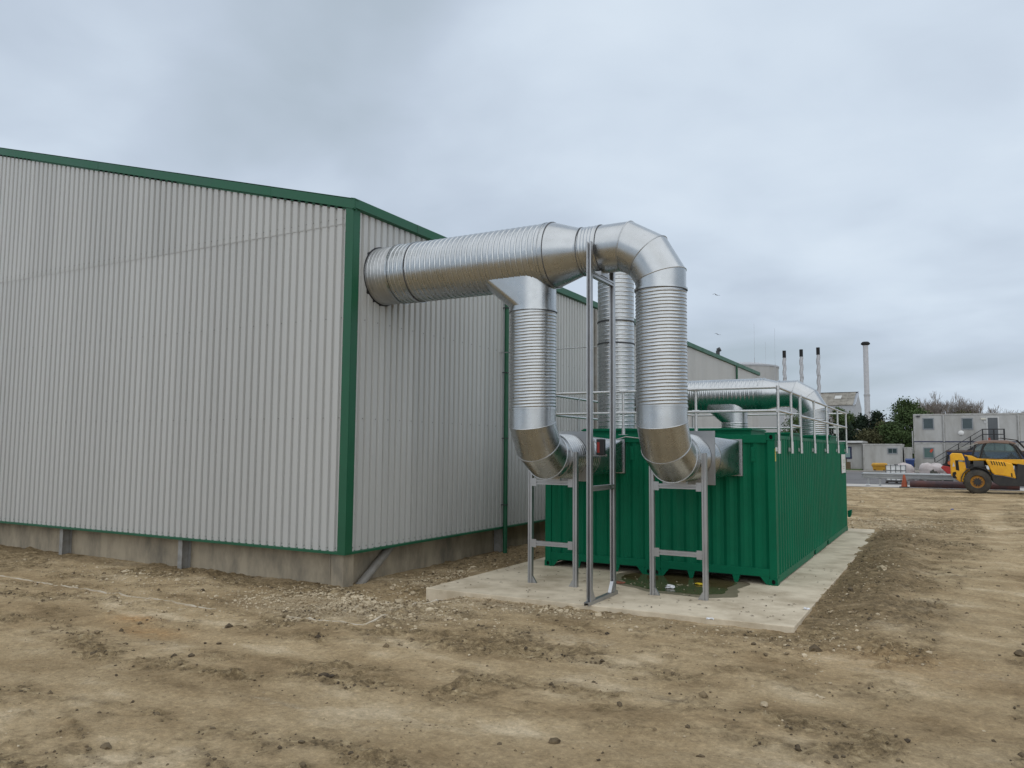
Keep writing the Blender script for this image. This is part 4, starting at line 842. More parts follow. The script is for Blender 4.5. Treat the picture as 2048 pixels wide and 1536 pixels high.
b = MB(); b.prism([(59.9, 1.805), (60.7, 1.805), (60.7, 1.96), (60.4, 1.98), (59.9, 1.86)], 'x', -0.24, 0.48); b.build('lid', BBL, bb, bevel=0.02)
for sx in (-0.27, 0.27): b = MB(); b.tube((0.12+sx-0.03, 60.6, 1.0), (0.12+sx+0.03, 60.6, 1.0), 0.1, 12); b.build('wheel', BLACK, bb)
MB().tube((0.12, 60.3, 0.9), (0.12, 60.3, 1.0), 0.1, 8).build('foot', BLACK, bb)
WPL = mat('tank_white', (0.85, 0.86, 0.86), 0.4, col2=(0.72, 0.73, 0.72), scale=2); CAGE = mat('cage_steel', (0.09, 0.095, 0.10), 0.5); PALL = mat('dark_pallet', (0.06, 0.05, 0.045), 0.8)
def ibc(x, y, z, label, sc=1.0, stack=True):
    t = thing('ibc_tote', label, 'liquid tank', (x, y, z), 'caged liquid tanks')
    w, d, h = 0.60*sc, 0.5*sc, 1.1*sc; zb = z+0.16
    MB().box(x-w, x+w, y-d, y+d, zb, zb+h).build('bottle', WPL, t, bevel=0.06)
    b = MB(); b.box(x-w-0.03, x+w+0.03, y-d-0.03, y+d+0.03, z+0.11, z+0.155)
    for xx in (x-w, x, x+w): b.box(xx-0.06, xx+0.06, y-d, y+d, z, z+0.11)
    b.build('pallet', PALL, t)
    for i in range(5): xx = x-w-0.02+(2*w+0.04)*i/4; b = MB(); b.box(xx-0.02, xx+0.02, y-d-0.04, y-d-0.015, zb, zb+h+0.02); b.build('cage_bar', CAGE, t)
    for i in range(4): zz = zb+0.06+(h-0.08)*i/3; b = MB(); b.box(x-w-0.035, x+w+0.035, y-d-0.055, y-d-0.041, zz-0.02, zz+0.02); b.build('cage_bar', CAGE, t)
    b = MB(); b.tube((x, y, zb+h), (x, y, zb+h+0.05), 0.12, 14); b.build('cap', DARKM, t)
    return t
z0 = float(zbase(0, 44.6))+0.008
ibc(-0.2, 44.9, z0, 'white caged liquid tank on a dark pallet behind the crash barrier')
ibc(4.9, 47.5, float(zbase(0, 47.5))+0.008, 'white caged liquid tank seen through the rear side window of the telehandler cab', 1.0); ibc(6.3, 47.5, float(zbase(0, 47.5))+0.008, 'white caged liquid tank seen through the front of the telehandler cab window', 1.0)
ibc(7.7, 47.5, float(zbase(0, 47.5))+0.008, 'white caged liquid tank at the right edge beyond the telehandler windscreen', 1.0)
BAG = mat('bag_white', (0.56, 0.51, 0.50), 0.8, col2=(0.42, 0.37, 0.36), scale=2.5, bump=0.5, bscale=6)
def bag(x, y, w, d, z, h, seed, label):
    rings = []; r_ = random.Random(seed); n = 28; ph = [r_.uniform(0, 6.28) for _ in range(6)]
    prof = [(0.90, 0), (1.0, 0.10), (0.90, 0.17), (1.0, 0.26), (0.90, 0.33), (1.0, 0.44), (0.91, 0.52), (0.99, 0.64), (0.92, 0.74), (0.90, 0.84), (0.72, 0.95), (0.3, 1.0)]
    for r, q in prof:
        ring = []
        for i in range(n):
            t_ = 2*PI*i/n; k = 1+0.05*math.sin(3*t_+ph[0]+q*4)+0.04*math.sin(5*t_+ph[1]+q*7); cx, sx = math.cos(t_), math.sin(t_); e_ = (abs(cx)**4+abs(sx)**4)**-0.25
            ring.append((x+w*r*k*cx*e_, y+d*r*k*sx*e_, z+h*q*(1+0.08*math.sin(2*t_+ph[2])*(q > 0.5))))
        rings.append(ring)
    b = MB(); b.rings(rings); return b.solo('sheeted_pile', BAG, label, 'covered pile', 'sheeted piles by the road', smooth=60)
zr = float(zbase(0, 48.2))+0.008
bag(0.1, 48.6, 0.72, 0.6, zr, 1.18, 1, 'pinkish white sheeted pile just behind the caged tank'); bag(1.9, 48.6, 0.82, 0.6, zr, 1.2, 2, 'wide pinkish white sheeted pile next to the red machine')
vs, fs = rock_mesh(77, 3); b = MB(); b.add([(2.05+p[0]*0.46, 47.5+p[1]*0.35, zr+0.05+max(-0.05, p[2]*0.72)) for p in vs], fs); b.solo('rubble_heap', mat('rubble', (0.10, 0.10, 0.085), 0.9, scale=9, bump=0.8, bscale=15), 'dark rubble heap in front of the wide sheeted pile', 'rubble heap')
rm = thing('red_machine', 'small red machine with a dark seat partly hidden by the telehandler', 'machine', (3.3, 46.8, float(zbase(0, 46.6)))); REDM = mat('machine_red', (0.42, 0.03, 0.025), 0.45); zz = float(zbase(0, 46.6))+0.008
MB().prism([(2.5, zz+1.05), (2.62, zz+1.18), (2.95, zz+1.14), (4.0, zz+0.8), (4.2, zz+0.3), (3.2, zz+0.3)], 'y', 46.3, 47.3).build('hood', REDM, rm, bevel=0.03)
MB().box(2.7, 3.3, 46.4, 47.2, zz+1.1, zz+1.3).build('seat', BLACK, rm, bevel=0.04); b = MB(); b.prism([(2.75, zz+1.25), (2.95, zz+1.25), (3.05, zz+1.95), (2.9, zz+1.98)], 'y', 46.5, 47.1); b.build('seat_back', BLACK, rm, bevel=0.04)
b = MB(); b.tube((3.05, 46.26, zz+1.38), (3.05, 46.34, zz+1.38), 0.13, 14); b.build('lamp', mat('lamp_orange', (0.5, 0.12, 0.04), 0.4), rm)
for xx in (2.95, 3.95):
    b = MB(); b.tube((xx, 46.2, zz+0.32), (xx, 46.45, zz+0.32), 0.32, 18); b.build('wheel', BLACK, rm)
bs = thing('blue_skip', 'dark blue steel skip behind the telehandler', 'skip', (6, 50.5, float(zbase(0, 50.5))))
zs = float(zbase(0, 50.5))+0.01; b = MB(); b.prism([(2.9, zs+2.0), (9.5, zs+2.0), (9.2, zs), (3.4, zs)], 'y', 50, 52); b.build('hull', mat('skip_blue', (0.012, 0.03, 0.11), 0.5), bs); MB().box(2.85, 9.55, 49.94, 52.06, zs+2.0, zs+2.1).build('rim', mat('skip_rim', (0.12, 0.07, 0.05), 0.7), bs)

# ------------------------------------------------------------------ crash barrier, cone, steel pipe
cbar = thing('crash_barrier', 'galvanised W beam crash barrier beside the road', 'barrier', (2, 39.6, 0.37)); GB = galv('barrier_galv', (0.36, 0.41, 0.44), 0.5); zb0 = float(zbase(0, 39.6))+0.012
prof = [(0, 1.22), (-0.03, 1.20), (-0.08, 1.16), (-0.08, 1.10), (-0.02, 1.06), (-0.02, 1.00), (-0.08, 0.96), (-0.08, 0.90), (-0.03, 0.86), (0, 0.84)]
for x0, x1 in ((-1.84, 1.35), (1.36, 4.6), (4.61, 8)):
    b = MB(); vs = []
    for x in (x0, x1): vs += [(x, 39.55+d, z) for d, z in prof]
    n = len(prof); b.add(vs, [(i, i+1, n+i+1, n+i) for i in range(n-1)]); b.build('beam', GB, cbar, fix=False)
b = MB(); b.rings([[(-1.84, 39.55+d, z) for d, z in prof[1:-1]], [(-1.95, 39.60+d*0.6, 1.03+(z-1.03)*0.75) for d, z in prof[1:-1]]], closed=False, cap0=False, cap1=False); b.build('end_terminal', GB, cbar)
for x in (-1.54, -0.88, 1.14, 1.66, 3.4, 5.2, 7.0):
    b = MB(); b.box(x-0.055, x+0.055, 39.56, 39.57, zb0, 1.24); b.box(x-0.004, x+0.004, 39.57, 39.65, zb0, 1.235); b.box(x-0.055, x+0.055, 39.65, 39.66, zb0, 1.24); b.box(x-0.12, x+0.12, 39.5, 39.72, zb0, zb0+0.015); b.build('post', GB, cbar)
crumple('paper_scrap', -1.6, 39.42, zb0, 0.16, LW, 'white scrap at the foot of the first crash barrier post', 'litter', 8, 0.6)
cn = thing('traffic_cone', 'faded orange traffic cone beside the steel pipe', 'cone', (0.55, 38.4, 0.36)); z = float(zbase(0, 38.4))+0.014; CO = mat('cone_orange', (0.38, 0.085, 0.03), 0.7, col2=(0.26, 0.06, 0.03), scale=5)
b = MB(); b.rings([[(0.55+r*math.cos(2*PI*i/20), 38.4+r*math.sin(2*PI*i/20), z+h) for i in range(20)] for r, h in ((0.185, 0.04), (0.175, 0.06), (0.12, 0.4), (0.06, 0.76), (0.04, 0.78))]); b.build('body', CO, cn, smooth=40)
MB().box(0.27, 0.83, 38.12, 38.68, z, z+0.042).build('base', BLACK, cn, bevel=0.015)
b = MB(); zp = float(zbase(0, 38.1))+0.03; n = 28
outr = lambda x, r: [(x, 38.35+r*math.cos(2*PI*i/n), zp+0.21+r*math.sin(2*PI*i/n)) for i in range(n)]
b.rings([outr(6.5, 0.21), outr(0.86, 0.21), outr(0.86, 0.19), outr(6.5, 0.19)], False, False); b.solo('steel_pipe', mat('rust_pipe', (0.10, 0.035, 0.03), 0.6, col2=(0.035, 0.025, 0.035), scale=1.2), 'rusty brown steel pipe lying along the road edge', 'pipe', smooth=50)

# ------------------------------------------------------------------ far plant: stacks, tank, masts, shed
STK = mat('stack_grey', (0.42, 0.43, 0.45), 0.5); STW = mat('stack_pale', (0.52, 0.53, 0.56), 0.5)
for i, (x, zt) in enumerate(((-16.5, 16.55), (-14.25, 16.6), (-12.05, 16.75))):
    t = thing('flue_stack', ('left', 'middle', 'right')[i]+' one of three slim flues wrapped in spiral strakes', 'chimney', (x, 98, 0.86), 'straked flues behind the warehouse')
    b = MB(); b.tube((x, 98, 0.8), (x, 98, zt-1.0), 0.20, 16); b.build('shaft', STW, t, smooth=50)
    b = MB(); b.tube((x, 98, zt-1.0), (x, 98, zt), 0.24, 16); b.build('cap', BLACK, t, smooth=50)
    b = MB(); b.tube((x, 98, zt-3.9), (x, 98, zt-3.75), 0.25, 16); b.tube((x, 98, 8.4), (x, 98, 8.55), 0.25, 16); b.build('band', STK, t, smooth=50)
    for s_ in range(3):
        b = MB(); vs = []; N = 70
        for k in range(N+1):
            z = 8.6+(zt-9.7)*k/N; a = 2*PI*(s_/3+z/4.2); ca, sa = math.cos(a), math.sin(a); vs += [(x+0.2*ca, 98+0.2*sa, z), (x+0.28*ca, 98+0.28*sa, z), (x+0.28*ca, 98+0.28*sa, z+0.04), (x+0.2*ca, 98+0.2*sa, z+0.04)]
        b.add(vs, [(4*k+j, 4*k+(j+1) % 4, 4*k+4+(j+1) % 4, 4*k+4+j) for k in range(N) for j in range(4)]); b.build('strake', STK, t)
t = thing('tall_chimney', 'tall smooth pale grey chimney with a flat dark rim', 'chimney', (-6.55, 104, 0.86))
b = MB(); b.tube((-6.55, 104, 0.8), (-6.55, 104, 10.4), 0.37, 20); b.build('lower_shaft', STW, t, smooth=50); b = MB(); b.tube((-6.55, 104, 10.42), (-6.55, 104, 17.5), 0.345, 20); b.build('upper_shaft', STW, t, smooth=50)
b = MB(); b.tube((-6.55, 104, 10.3), (-6.55, 104, 10.55), 0.42, 20); b.build('joint_ring', STK, t, smooth=50); b = MB(); b.rings([[(-6.55+r*math.cos(2*PI*i/20), 104+r*math.sin(2*PI*i/20), z) for i in range(20)] for r, z in ((0.36, 17.45), (0.60, 17.6), (0.60, 17.75), (0.4, 17.95))]); b.build('rim', BLACK, t)
tk = thing('storage_tank', 'large round concrete storage tank behind the warehouse end', 'tank', (-14.3, 62, 0.86)); TKM = mat('tank_concrete', (0.40, 0.40, 0.39), 0.8, col2=(0.30, 0.29, 0.27), scale=0.5, stretch=(1, 1, 0.2), contrast=(0.38, 0.55))
b = MB(); n = 56; b.rings([[(-14.4+r*math.cos(2*PI*i/n), 62+r*math.sin(2*PI*i/n), z) for i in range(n)] for r, z in ((3.45, 0.6), (3.45, 10.6))]); b.build('shell', TKM, tk, smooth=40)
b = MB(); b.rings([[(-14.4+r*math.cos(2*PI*i/n), 62+r*math.sin(2*PI*i/n), z) for i in range(n)] for r, z in ((3.5, 10.5), (3.5, 10.65), (2.2, 10.95), (0.3, 11.1))]); b.build('roof', STK, tk, smooth=40)
for i, (x, y, z0, h, lab) in enumerate(((XB-2.2, 14.0, 7.9, 1.9, 'thin whip antenna on the warehouse roof near the right duct leg'), (-12.6, 59.4, 9.5, 5.0, 'thin whip antenna on the left of the storage tank'), (-10.95, 60.5, 8.9, 5.2, 'thin whip antenna on the right edge of the storage tank'), (-11.9, 61, 9.5, 3.4, 'short whip antenna in the middle of the storage tank'))):
    b = MB(); b.tube((x, y, z0), (x, y, z0+h*0.35), 0.025, 6); b.tube((x, y, z0+h*0.35), (x, y, z0+h), 0.008, 6); b.solo('whip_antenna', STK, lab, 'antenna', 'whip antennas')
sh = thing('old_shed', 'distant shed with a patchy grey fibre cement roof', 'shed', (-13.5, 133, 0.86)); SHR = mat('fibre_cement_roof', (0.30, 0.28, 0.24), 0.9, col2=(0.17, 0.155, 0.13), scale=0.6, contrast=(0.4, 0.6), stretch=(1, 0.6, 1)); SHW = mat('shed_wall', (0.40, 0.43, 0.47), 0.7)
b = MB(); b.prism([(130, 0.6), (130, 10.5), (136, 13.0), (142, 10.5), (142, 0.6)], 'x', -26, -10.5); b.build('wall', SHW, sh)
for k in range(14):
    x0 = -26.2+k*1.1
    for j in range(4):
        b = MB(); y0, y1 = 129.8+j*1.55, 129.8+(j+1)*1.55+0.1; zf = lambda y: 10.45+(y-129.8)*0.415+0.05; dz = random.uniform(0, 0.05)
        b.add([(x0, y0, zf(y0)+dz), (x0+1.08, y0, zf(y0)+dz), (x0+1.08, y1, zf(y1)+dz-0.03), (x0, y1, zf(y1)+dz-0.03), (x0, y0, zf(y0)+dz+0.05), (x0+1.08, y0, zf(y0)+dz+0.05), (x0+1.08, y1, zf(y1)+dz+0.02), (x0, y1, zf(y1)+dz+0.02)], [(0,3,2,1),(4,5,6,7),(0,1,5,4),(1,2,6,5),(2,3,7,6),(3,0,4,7)])
        b.build('roof_sheet', SHR if random.random() < 0.93 else mat('new_roof_sheet', (0.55, 0.55, 0.53), 0.7), sh)
b = MB(); b.bar((-10.4, 129.7, 10.5), (-10.4, 136, 13.15), 0.12, 0.3); b.build('barge_board', SHW, sh); MB().box(-26.3, -10.4, 135.9, 136.2, 13.0, 13.2).build('ridge', DARKM, sh)

# ------------------------------------------------------------------ trees
BARK = mat('bark', (0.10, 0.085, 0.07), 0.9); TWIG = mat('twig_grey', (0.27, 0.24, 0.215), 0.9)
def leafmat(n, c, c2): return mat(n, c, 0.8, col2=c2, scale=0.9, contrast=(0.35, 0.62), spec=0.2)
LV = {'dark': leafmat('needles_dark', (0.030, 0.050, 0.028), (0.012, 0.022, 0.016)), 'green': leafmat('leaves_green', (0.085, 0.128, 0.045), (0.034, 0.056, 0.022)), 'olive': leafmat('leaves_olive', (0.105, 0.105, 0.050), (0.055, 0.055, 0.028))}
def leafy(name, label, x, y, h, w, kind, conic, n, seed, lab_cat='tree'):
    r = np.random.default_rng(seed); z0 = 0.86; t = thing(name, label, lab_cat, (x, y, z0), 'trees behind the cabins')
    b = MB(); b.tube((x, y, z0-0.1), (x, y, z0+h*0.9), 0.16, 7, 0.03)
    for i in range(9): a = r.uniform(0, 6.28); zz = z0+h*r.uniform(0.25, 0.75); b.tube((x, y, zz), (x+math.cos(a)*w*0.6, y+math.sin(a)*w*0.6, zz+h*0.12), 0.05, 5, 0.015)
    b.build('trunk', BARK, t)
    nc = 60; cz = r.random(nc)**(1.1 if conic else 0.8); ang = r.uniform(0, 6.28, nc)
    rad = w*((1.02-cz)**0.75 if conic else np.sqrt(np.clip(1-(2*cz*0.92-0.85)**2, 0.02, 1)))*np.sqrt(r.random(nc))*r.uniform(0.75, 1.15, nc)
    C = np.stack([x+rad*np.cos(ang), y+rad*np.sin(ang), z0+0.4+cz*(h-0.6)], 1)
    k = r.integers(0, nc, n); sg = w*(0.20 if not conic else 0.16); P = C[k]+r.normal(0, 1, (n, 3))*np.array([sg, sg, sg*0.75])
    s_ = r.uniform(0.06, 0.16, n)[:, None]; d1 = r.normal(0, 1, (n, 3)); d1 /= np.linalg.norm(d1, axis=1)[:, None]; d2 = np.cross(d1, r.normal(0, 1, (n, 3))); d2 /= np.linalg.norm(d2, axis=1)[:, None]
    V = np.stack([P-d1*s_, P+d2*s_*0.6, P+d1*s_, P-d2*s_*0.6], 1).reshape(-1, 3)
    me = bpy.data.meshes.new('crown'); me.vertices.add(len(V)); me.vertices.foreach_set('co', (V-np.array([x, y, z0])).ravel()); me.loops.add(4*n); me.loops.foreach_set('vertex_index', np.arange(4*n)); me.polygons.add(n); me.polygons.foreach_set('loop_start', np.arange(0, 4*n, 4)); me.update(calc_edges=True)
    me.materials.append(LV[kind]); o = bpy.data.objects.new('crown', me); COL.objects.link(o); o.parent = t; return t
leafy('evergreen_tree', 'light green tree at the left, beside the railing end', -7.1, 84, 6.1, 1.5, 'green', False, 6500, 1)
leafy('evergreen_tree', 'small light green tree rising in front of the old shed', -8.6, 88, 7.2, 1.5, 'green', True, 5000, 12)
leafy('conifer_tree', 'dark conifer in front of the tall chimney base', -5.4, 82, 5.9, 1.6, 'dark', True, 7500, 2)
leafy('conifer_tree', 'dark conifer right of the tall chimney', -3.9, 83, 6.3, 1.7, 'dark', True, 7500, 3)
leafy('bushy_tree', 'olive brown scrub tree between the conifers and the tall green tree', -2.9, 81, 5.0, 1.4, 'olive', False, 5500, 4)
leafy('evergreen_tree', 'tallest dense green tree beside the upper cabin', -1.0, 84, 7.5, 2.0, 'green', False, 10000, 5)
leafy('evergreen_tree', 'green tree half hidden by the left edge of the upper cabin', 0.3, 82, 6.2, 1.7, 'green', False, 7500, 6)
leafy('evergreen_tree', 'broad green tree low behind the single storey cabin', -1.9, 78, 4.8, 1.8, 'green', False, 8000, 7)
leafy('conifer_tree', 'low dark conifer left of the chimney behind the low cabin', -6.6, 78, 4.6, 1.5, 'dark', False, 6500, 8)
leafy('conifer_tree', 'dark tree seen through the roof railing beside the duct elbow', -10.2, 84, 5.4, 1.8, 'dark', False, 6500, 9)
leafy('evergreen_tree', 'green tree seen behind the far roof duct elbow', -13, 86, 6.0, 2.2, 'green', False, 7000, 10)
leafy('bushy_tree', 'olive hedge tree low behind the left cabins', -4.4, 77, 3.9, 1.7, 'olive', False, 6000, 11)
def bare(label, x, y, h, w, seed, depth=6):
    r_ = random.Random(seed); z0 = 0.86; h = h*1.22; t = thing('bare_tree', label, 'tree', (x, y, z0), 'leafless trees on the skyline')
    tr, tw = MB(), MB()
    def grow(p, d, l_, r, k):
        q = p+d*l_; (tr if k >= depth-1 else tw).tube(p, q, r, 5 if k > 2 else 3, r*0.65, cap=False)
        if k == 0: return
        for _ in range(r_.choice((2, 3, 3)) if k > 1 else 3):
            ax = Vector((r_.gauss(0, 1), r_.gauss(0, 1), r_.gauss(0, 0.3))); nd = (d+ax.normalized()*r_.uniform(0.22, 0.52)*w+Vector((0, 0, 0.18))).normalized()
            grow(p+d*l_*r_.uniform(0.6, 1.0), nd, l_*r_.uniform(0.66, 0.88), max(0.019, r*0.66), k-1)
    for s_ in range(3): grow(Vector((x+r_.gauss(0, 0.25), y+r_.gauss(0, 0.25), z0-0.1)), Vector((r_.gauss(0, 0.18), r_.gauss(0, 0.1), 1)).normalized(), h*0.27, 0.13, depth)
    tr.build('trunk', BARK, t, fix=False); tw.build('crown', TWIG, t, fix=False)
for i, (x, y, h, lab) in enumerate(((0.0, 104, 7.4, 'leftmost leafless tree above the upper cabin'), (1.5, 105, 7.7, 'second leafless tree from the left above the cabins'), (2.9, 106, 8.4, 'tallest leafless tree in the middle of the skyline row'), (4.2, 105, 8.2, 'fourth leafless tree from the left above the cabins'), (5.5, 104, 8.0, 'fifth leafless tree, sloping down to the right'),
        (7.0, 108, 7.6, 'low leafless tree above the cabin door'), (8.6, 109, 7.4, 'low leafless tree right of the cabin door'), (10.6, 110, 7.0, 'lowest leafless tree near the right edge'), (-12.6, 122, 7.6, 'leafless tree in front of the old shed'), (-5.6, 95, 4.3, 'small leafless tree at the foot of the tall chimney'), (-3.0, 96, 5.0, 'leafless tree between the conifers and the tall green tree'))):
    bare(lab, x, y, h, 1.0, 40+i)
leafy('bushy_tree', 'olive bush under the leafless trees above the cabin roof', 5.0, 100, 6.9, 2.2, 'olive', False, 4500, 21)
leafy('bushy_tree', 'olive bush right of the leafless trees above the cabin roof', 7.6, 101, 6.0, 1.8, 'olive', False, 3500, 22)

# ------------------------------------------------------------------ birds
for (x, y, z, s_, lab) in ((-16.3, 60, 17.7, 0.5, 'upper bird gliding in the grey sky right of the duct'), (-16.2, 60, 13.8, 0.42, 'lower bird gliding above the warehouse eaves')):
    b = MB(); b.tube((x-0.16*s_, y, z), (x+0.1*s_, y-0.1*s_, z-0.02), 0.035*s_, 6, 0.07*s_); b.tube((x+0.1*s_, y-0.1*s_, z-0.02), (x+0.34*s_, y-0.2*s_, z-0.05), 0.07*s_, 6, 0.02*s_)
    for sg_ in (-1, 1):
        a = Vector((x+0.02*s_, y, z)); e1_ = Vector((x-0.25*s_*sg_, y+0.2*s_, z+0.28*s_*(1 if sg_ > 0 else -0.4))); e2_ = Vector((x-0.72*s_*sg_, y+0.3*s_, z+0.2*s_*(1 if sg_ > 0 else -0.6)))
        b.bar(a, e1_, 0.16*s_, 0.02); b.bar(e1_, e2_, 0.1*s_, 0.015)
    b.solo('bird', mat('bird_grey', (0.12, 0.12, 0.13), 0.8), lab, 'bird', 'birds in the sky')

# ------------------------------------------------------------------ telehandler (side on, facing right)
TX, TY = 4.27, 33.2; TZ = float(zbase(0, TY))-0.01
tele = thing('telehandler', 'yellow and black telehandler with dark cab parked side on at the right edge', 'telehandler', (TX+1.2, TY+1.1, TZ))
YEL = mat('plant_yellow', (0.84, 0.445, 0.012), 0.40, col2=(0.70, 0.34, 0.012), scale=2.5, rvar=0.1); TBK = mat('plant_black', (0.016, 0.017, 0.02), 0.5, col2=(0.03, 0.028, 0.026), scale=3); TGR = mat('plant_grey', (0.07, 0.07, 0.068), 0.7)
TYRE = mat('tyre_rubber', (0.035, 0.033, 0.031), 0.9, col2=(0.075, 0.066, 0.052), scale=3, bump=0.3, bscale=20); TGL = mat('cab_glass', (0.55, 0.68, 0.66), 0.03, trans=1.0, spec=0.4, col2=(0.5, 0.62, 0.6)); ROOFM = mat('dusty_roof', (0.26, 0.19, 0.165), 0.8)
def tp(poly): return [(TX+a, TZ+c) for a, c in poly]
def part(name, poly, y0, y1, m, par=None, bevel=0.02, label=None):
    return MB().prism(tp(poly), 'y', TY+y0, TY+y1).build(name, m, par or tele, bevel=bevel, label=label)
part('chassis', [(-0.35, 1.55), (0.36, 1.55), (0.62, 1.0), (1.26, 0.93), (1.74, 0.8), (1.84, 1.58), (3.6, 1.4), (3.8, 0.7), (2.3, 0.62), (2.1, 0.46), (0.98, 0.46), (0.78, 0.62), (0.45, 0.95), (-0.3, 0.95)], 0.30, 2.0, TBK)
part('belly_tank', [(0.56, 1.42), (0.74, 1.0), (1.26, 0.93), (1.74, 0.8), (1.84, 1.62), (2.45, 1.5), (2.45, 0.68), (2.25, 0.44), (1.0, 0.44), (0.72, 0.62)], 0.02, 0.42, TBK)
cw = part('counterweight', [(-1.24, 2.02), (-1.14, 2.15), (-0.66, 2.13), (-0.56, 1.86), (-0.5, 1.35), (-0.6, 0.78), (-0.62, 0.60), (-0.80, 0.58), (-1.06, 0.80), (-1.22, 0.92)], 0.1, 2.2, YEL, bevel=0.05)
part('recess_shade', [(-1.0, 1.76), (-0.86, 1.76), (-0.82, 1.2), (-0.98, 1.24)], 0.088, 0.098, BLACK, cw, 0)  # black plate on the flat face, painted as the shade of a recess
part('tow_hitch', [(-1.14, 1.1), (-1.0, 1.15), (-0.96, 1.05), (-1.02, 0.95), (-0.94, 0.8), (-1.1, 0.78), (-1.16, 0.9)], 0.07, 0.098, BLACK, cw, 0)
part('decal', [(-0.86, 1.78), (-0.54, 1.75), (-0.54, 1.66), (-0.86, 1.69)], 0.09, 0.097, BLACK, cw, 0)
b = MB()
for i in range(6): x = TX-0.84+i*0.034; b.box(x, x+0.022, TY+0.084, TY+0.089, TZ+1.70, TZ+1.745)
for i in range(3): x = TX-0.625+i*0.024; b.box(x, x+0.014, TY+0.084, TY+0.089, TZ+1.70, TZ+1.72)
b.build('lettering', mat('decal_white', (0.7, 0.7, 0.68), 0.5), cw)
part('warning_decal', [(-1.14, 1.42), (-1.02, 1.42), (-1.08, 1.66)], 0.09, 0.097, mat('decal_pale', (0.55, 0.57, 0.58), 0.5), cw, 0)
part('rear_cowl', [(-1.15, 2.155), (-1.05, 2.25), (-0.45, 2.23), (-0.4, 2.14), (-0.66, 2.14)], 0.3, 1.8, TBK, bevel=0.03)
part('boom', [(-0.60, 2.06), (-0.2, 2.0), (0.16, 1.86), (5.0, 1.72), (5.0, 1.42), (1.6, 1.60), (0.41, 1.76), (-0.1, 1.72), (-0.36, 1.72), (-0.52, 1.95)], 0.62, 1.0, YEL)
part('boom_cowl', [(-0.58, 2.06), (-0.22, 2.02), (0.12, 1.84), (2.2, 1.84), (2.2, 1.5), (1.62, 1.62), (0.5, 1.80), (0.38, 1.76), (-0.12, 1.74), (-0.36, 1.74), (-0.5, 1.95)], 0.28, 0.60, YEL, bevel=0.03)
part('boom_carriage', [(4.9, 1.9), (5.3, 1.6), (5.4, 0.3), (5.2, 0.3), (5.0, 1.2)], 0.5, 1.6, TBK)
part('engine_side', [(-0.16, 1.73), (0.34, 1.73), (0.34, 1.42), (-0.16, 1.40)], 0.16, 0.30, TGR)
part('arm_pivot', [(-0.52, 1.98), (-0.42, 1.98), (-0.3, 1.6), (-0.3, 1.36), (-0.44, 1.36)], 0.2, 0.3, TBK)
eng = part('engine_cover', [(0.40, 1.79), (0.52, 1.82), (1.0, 1.75), (1.58, 1.64), (1.64, 1.5), (1.74, 0.84), (1.26, 0.96), (0.78, 1.02), (0.66, 1.16)], -0.06, 0.28, YEL, bevel=0.05)
for i in range(6): x = 0.62+i*0.115; part('vent_slot', [(x, 1.755-i*0.012), (x+0.05, 1.75-i*0.012), (x+0.12, 1.54-i*0.012), (x+0.07, 1.545-i*0.012)], -0.066, -0.058, BLACK, eng, 0)
part('latch', [(1.52, 1.12), (1.58, 1.12), (1.59, 0.92), (1.53, 0.92)], -0.068, -0.058, BLACK, eng, 0)
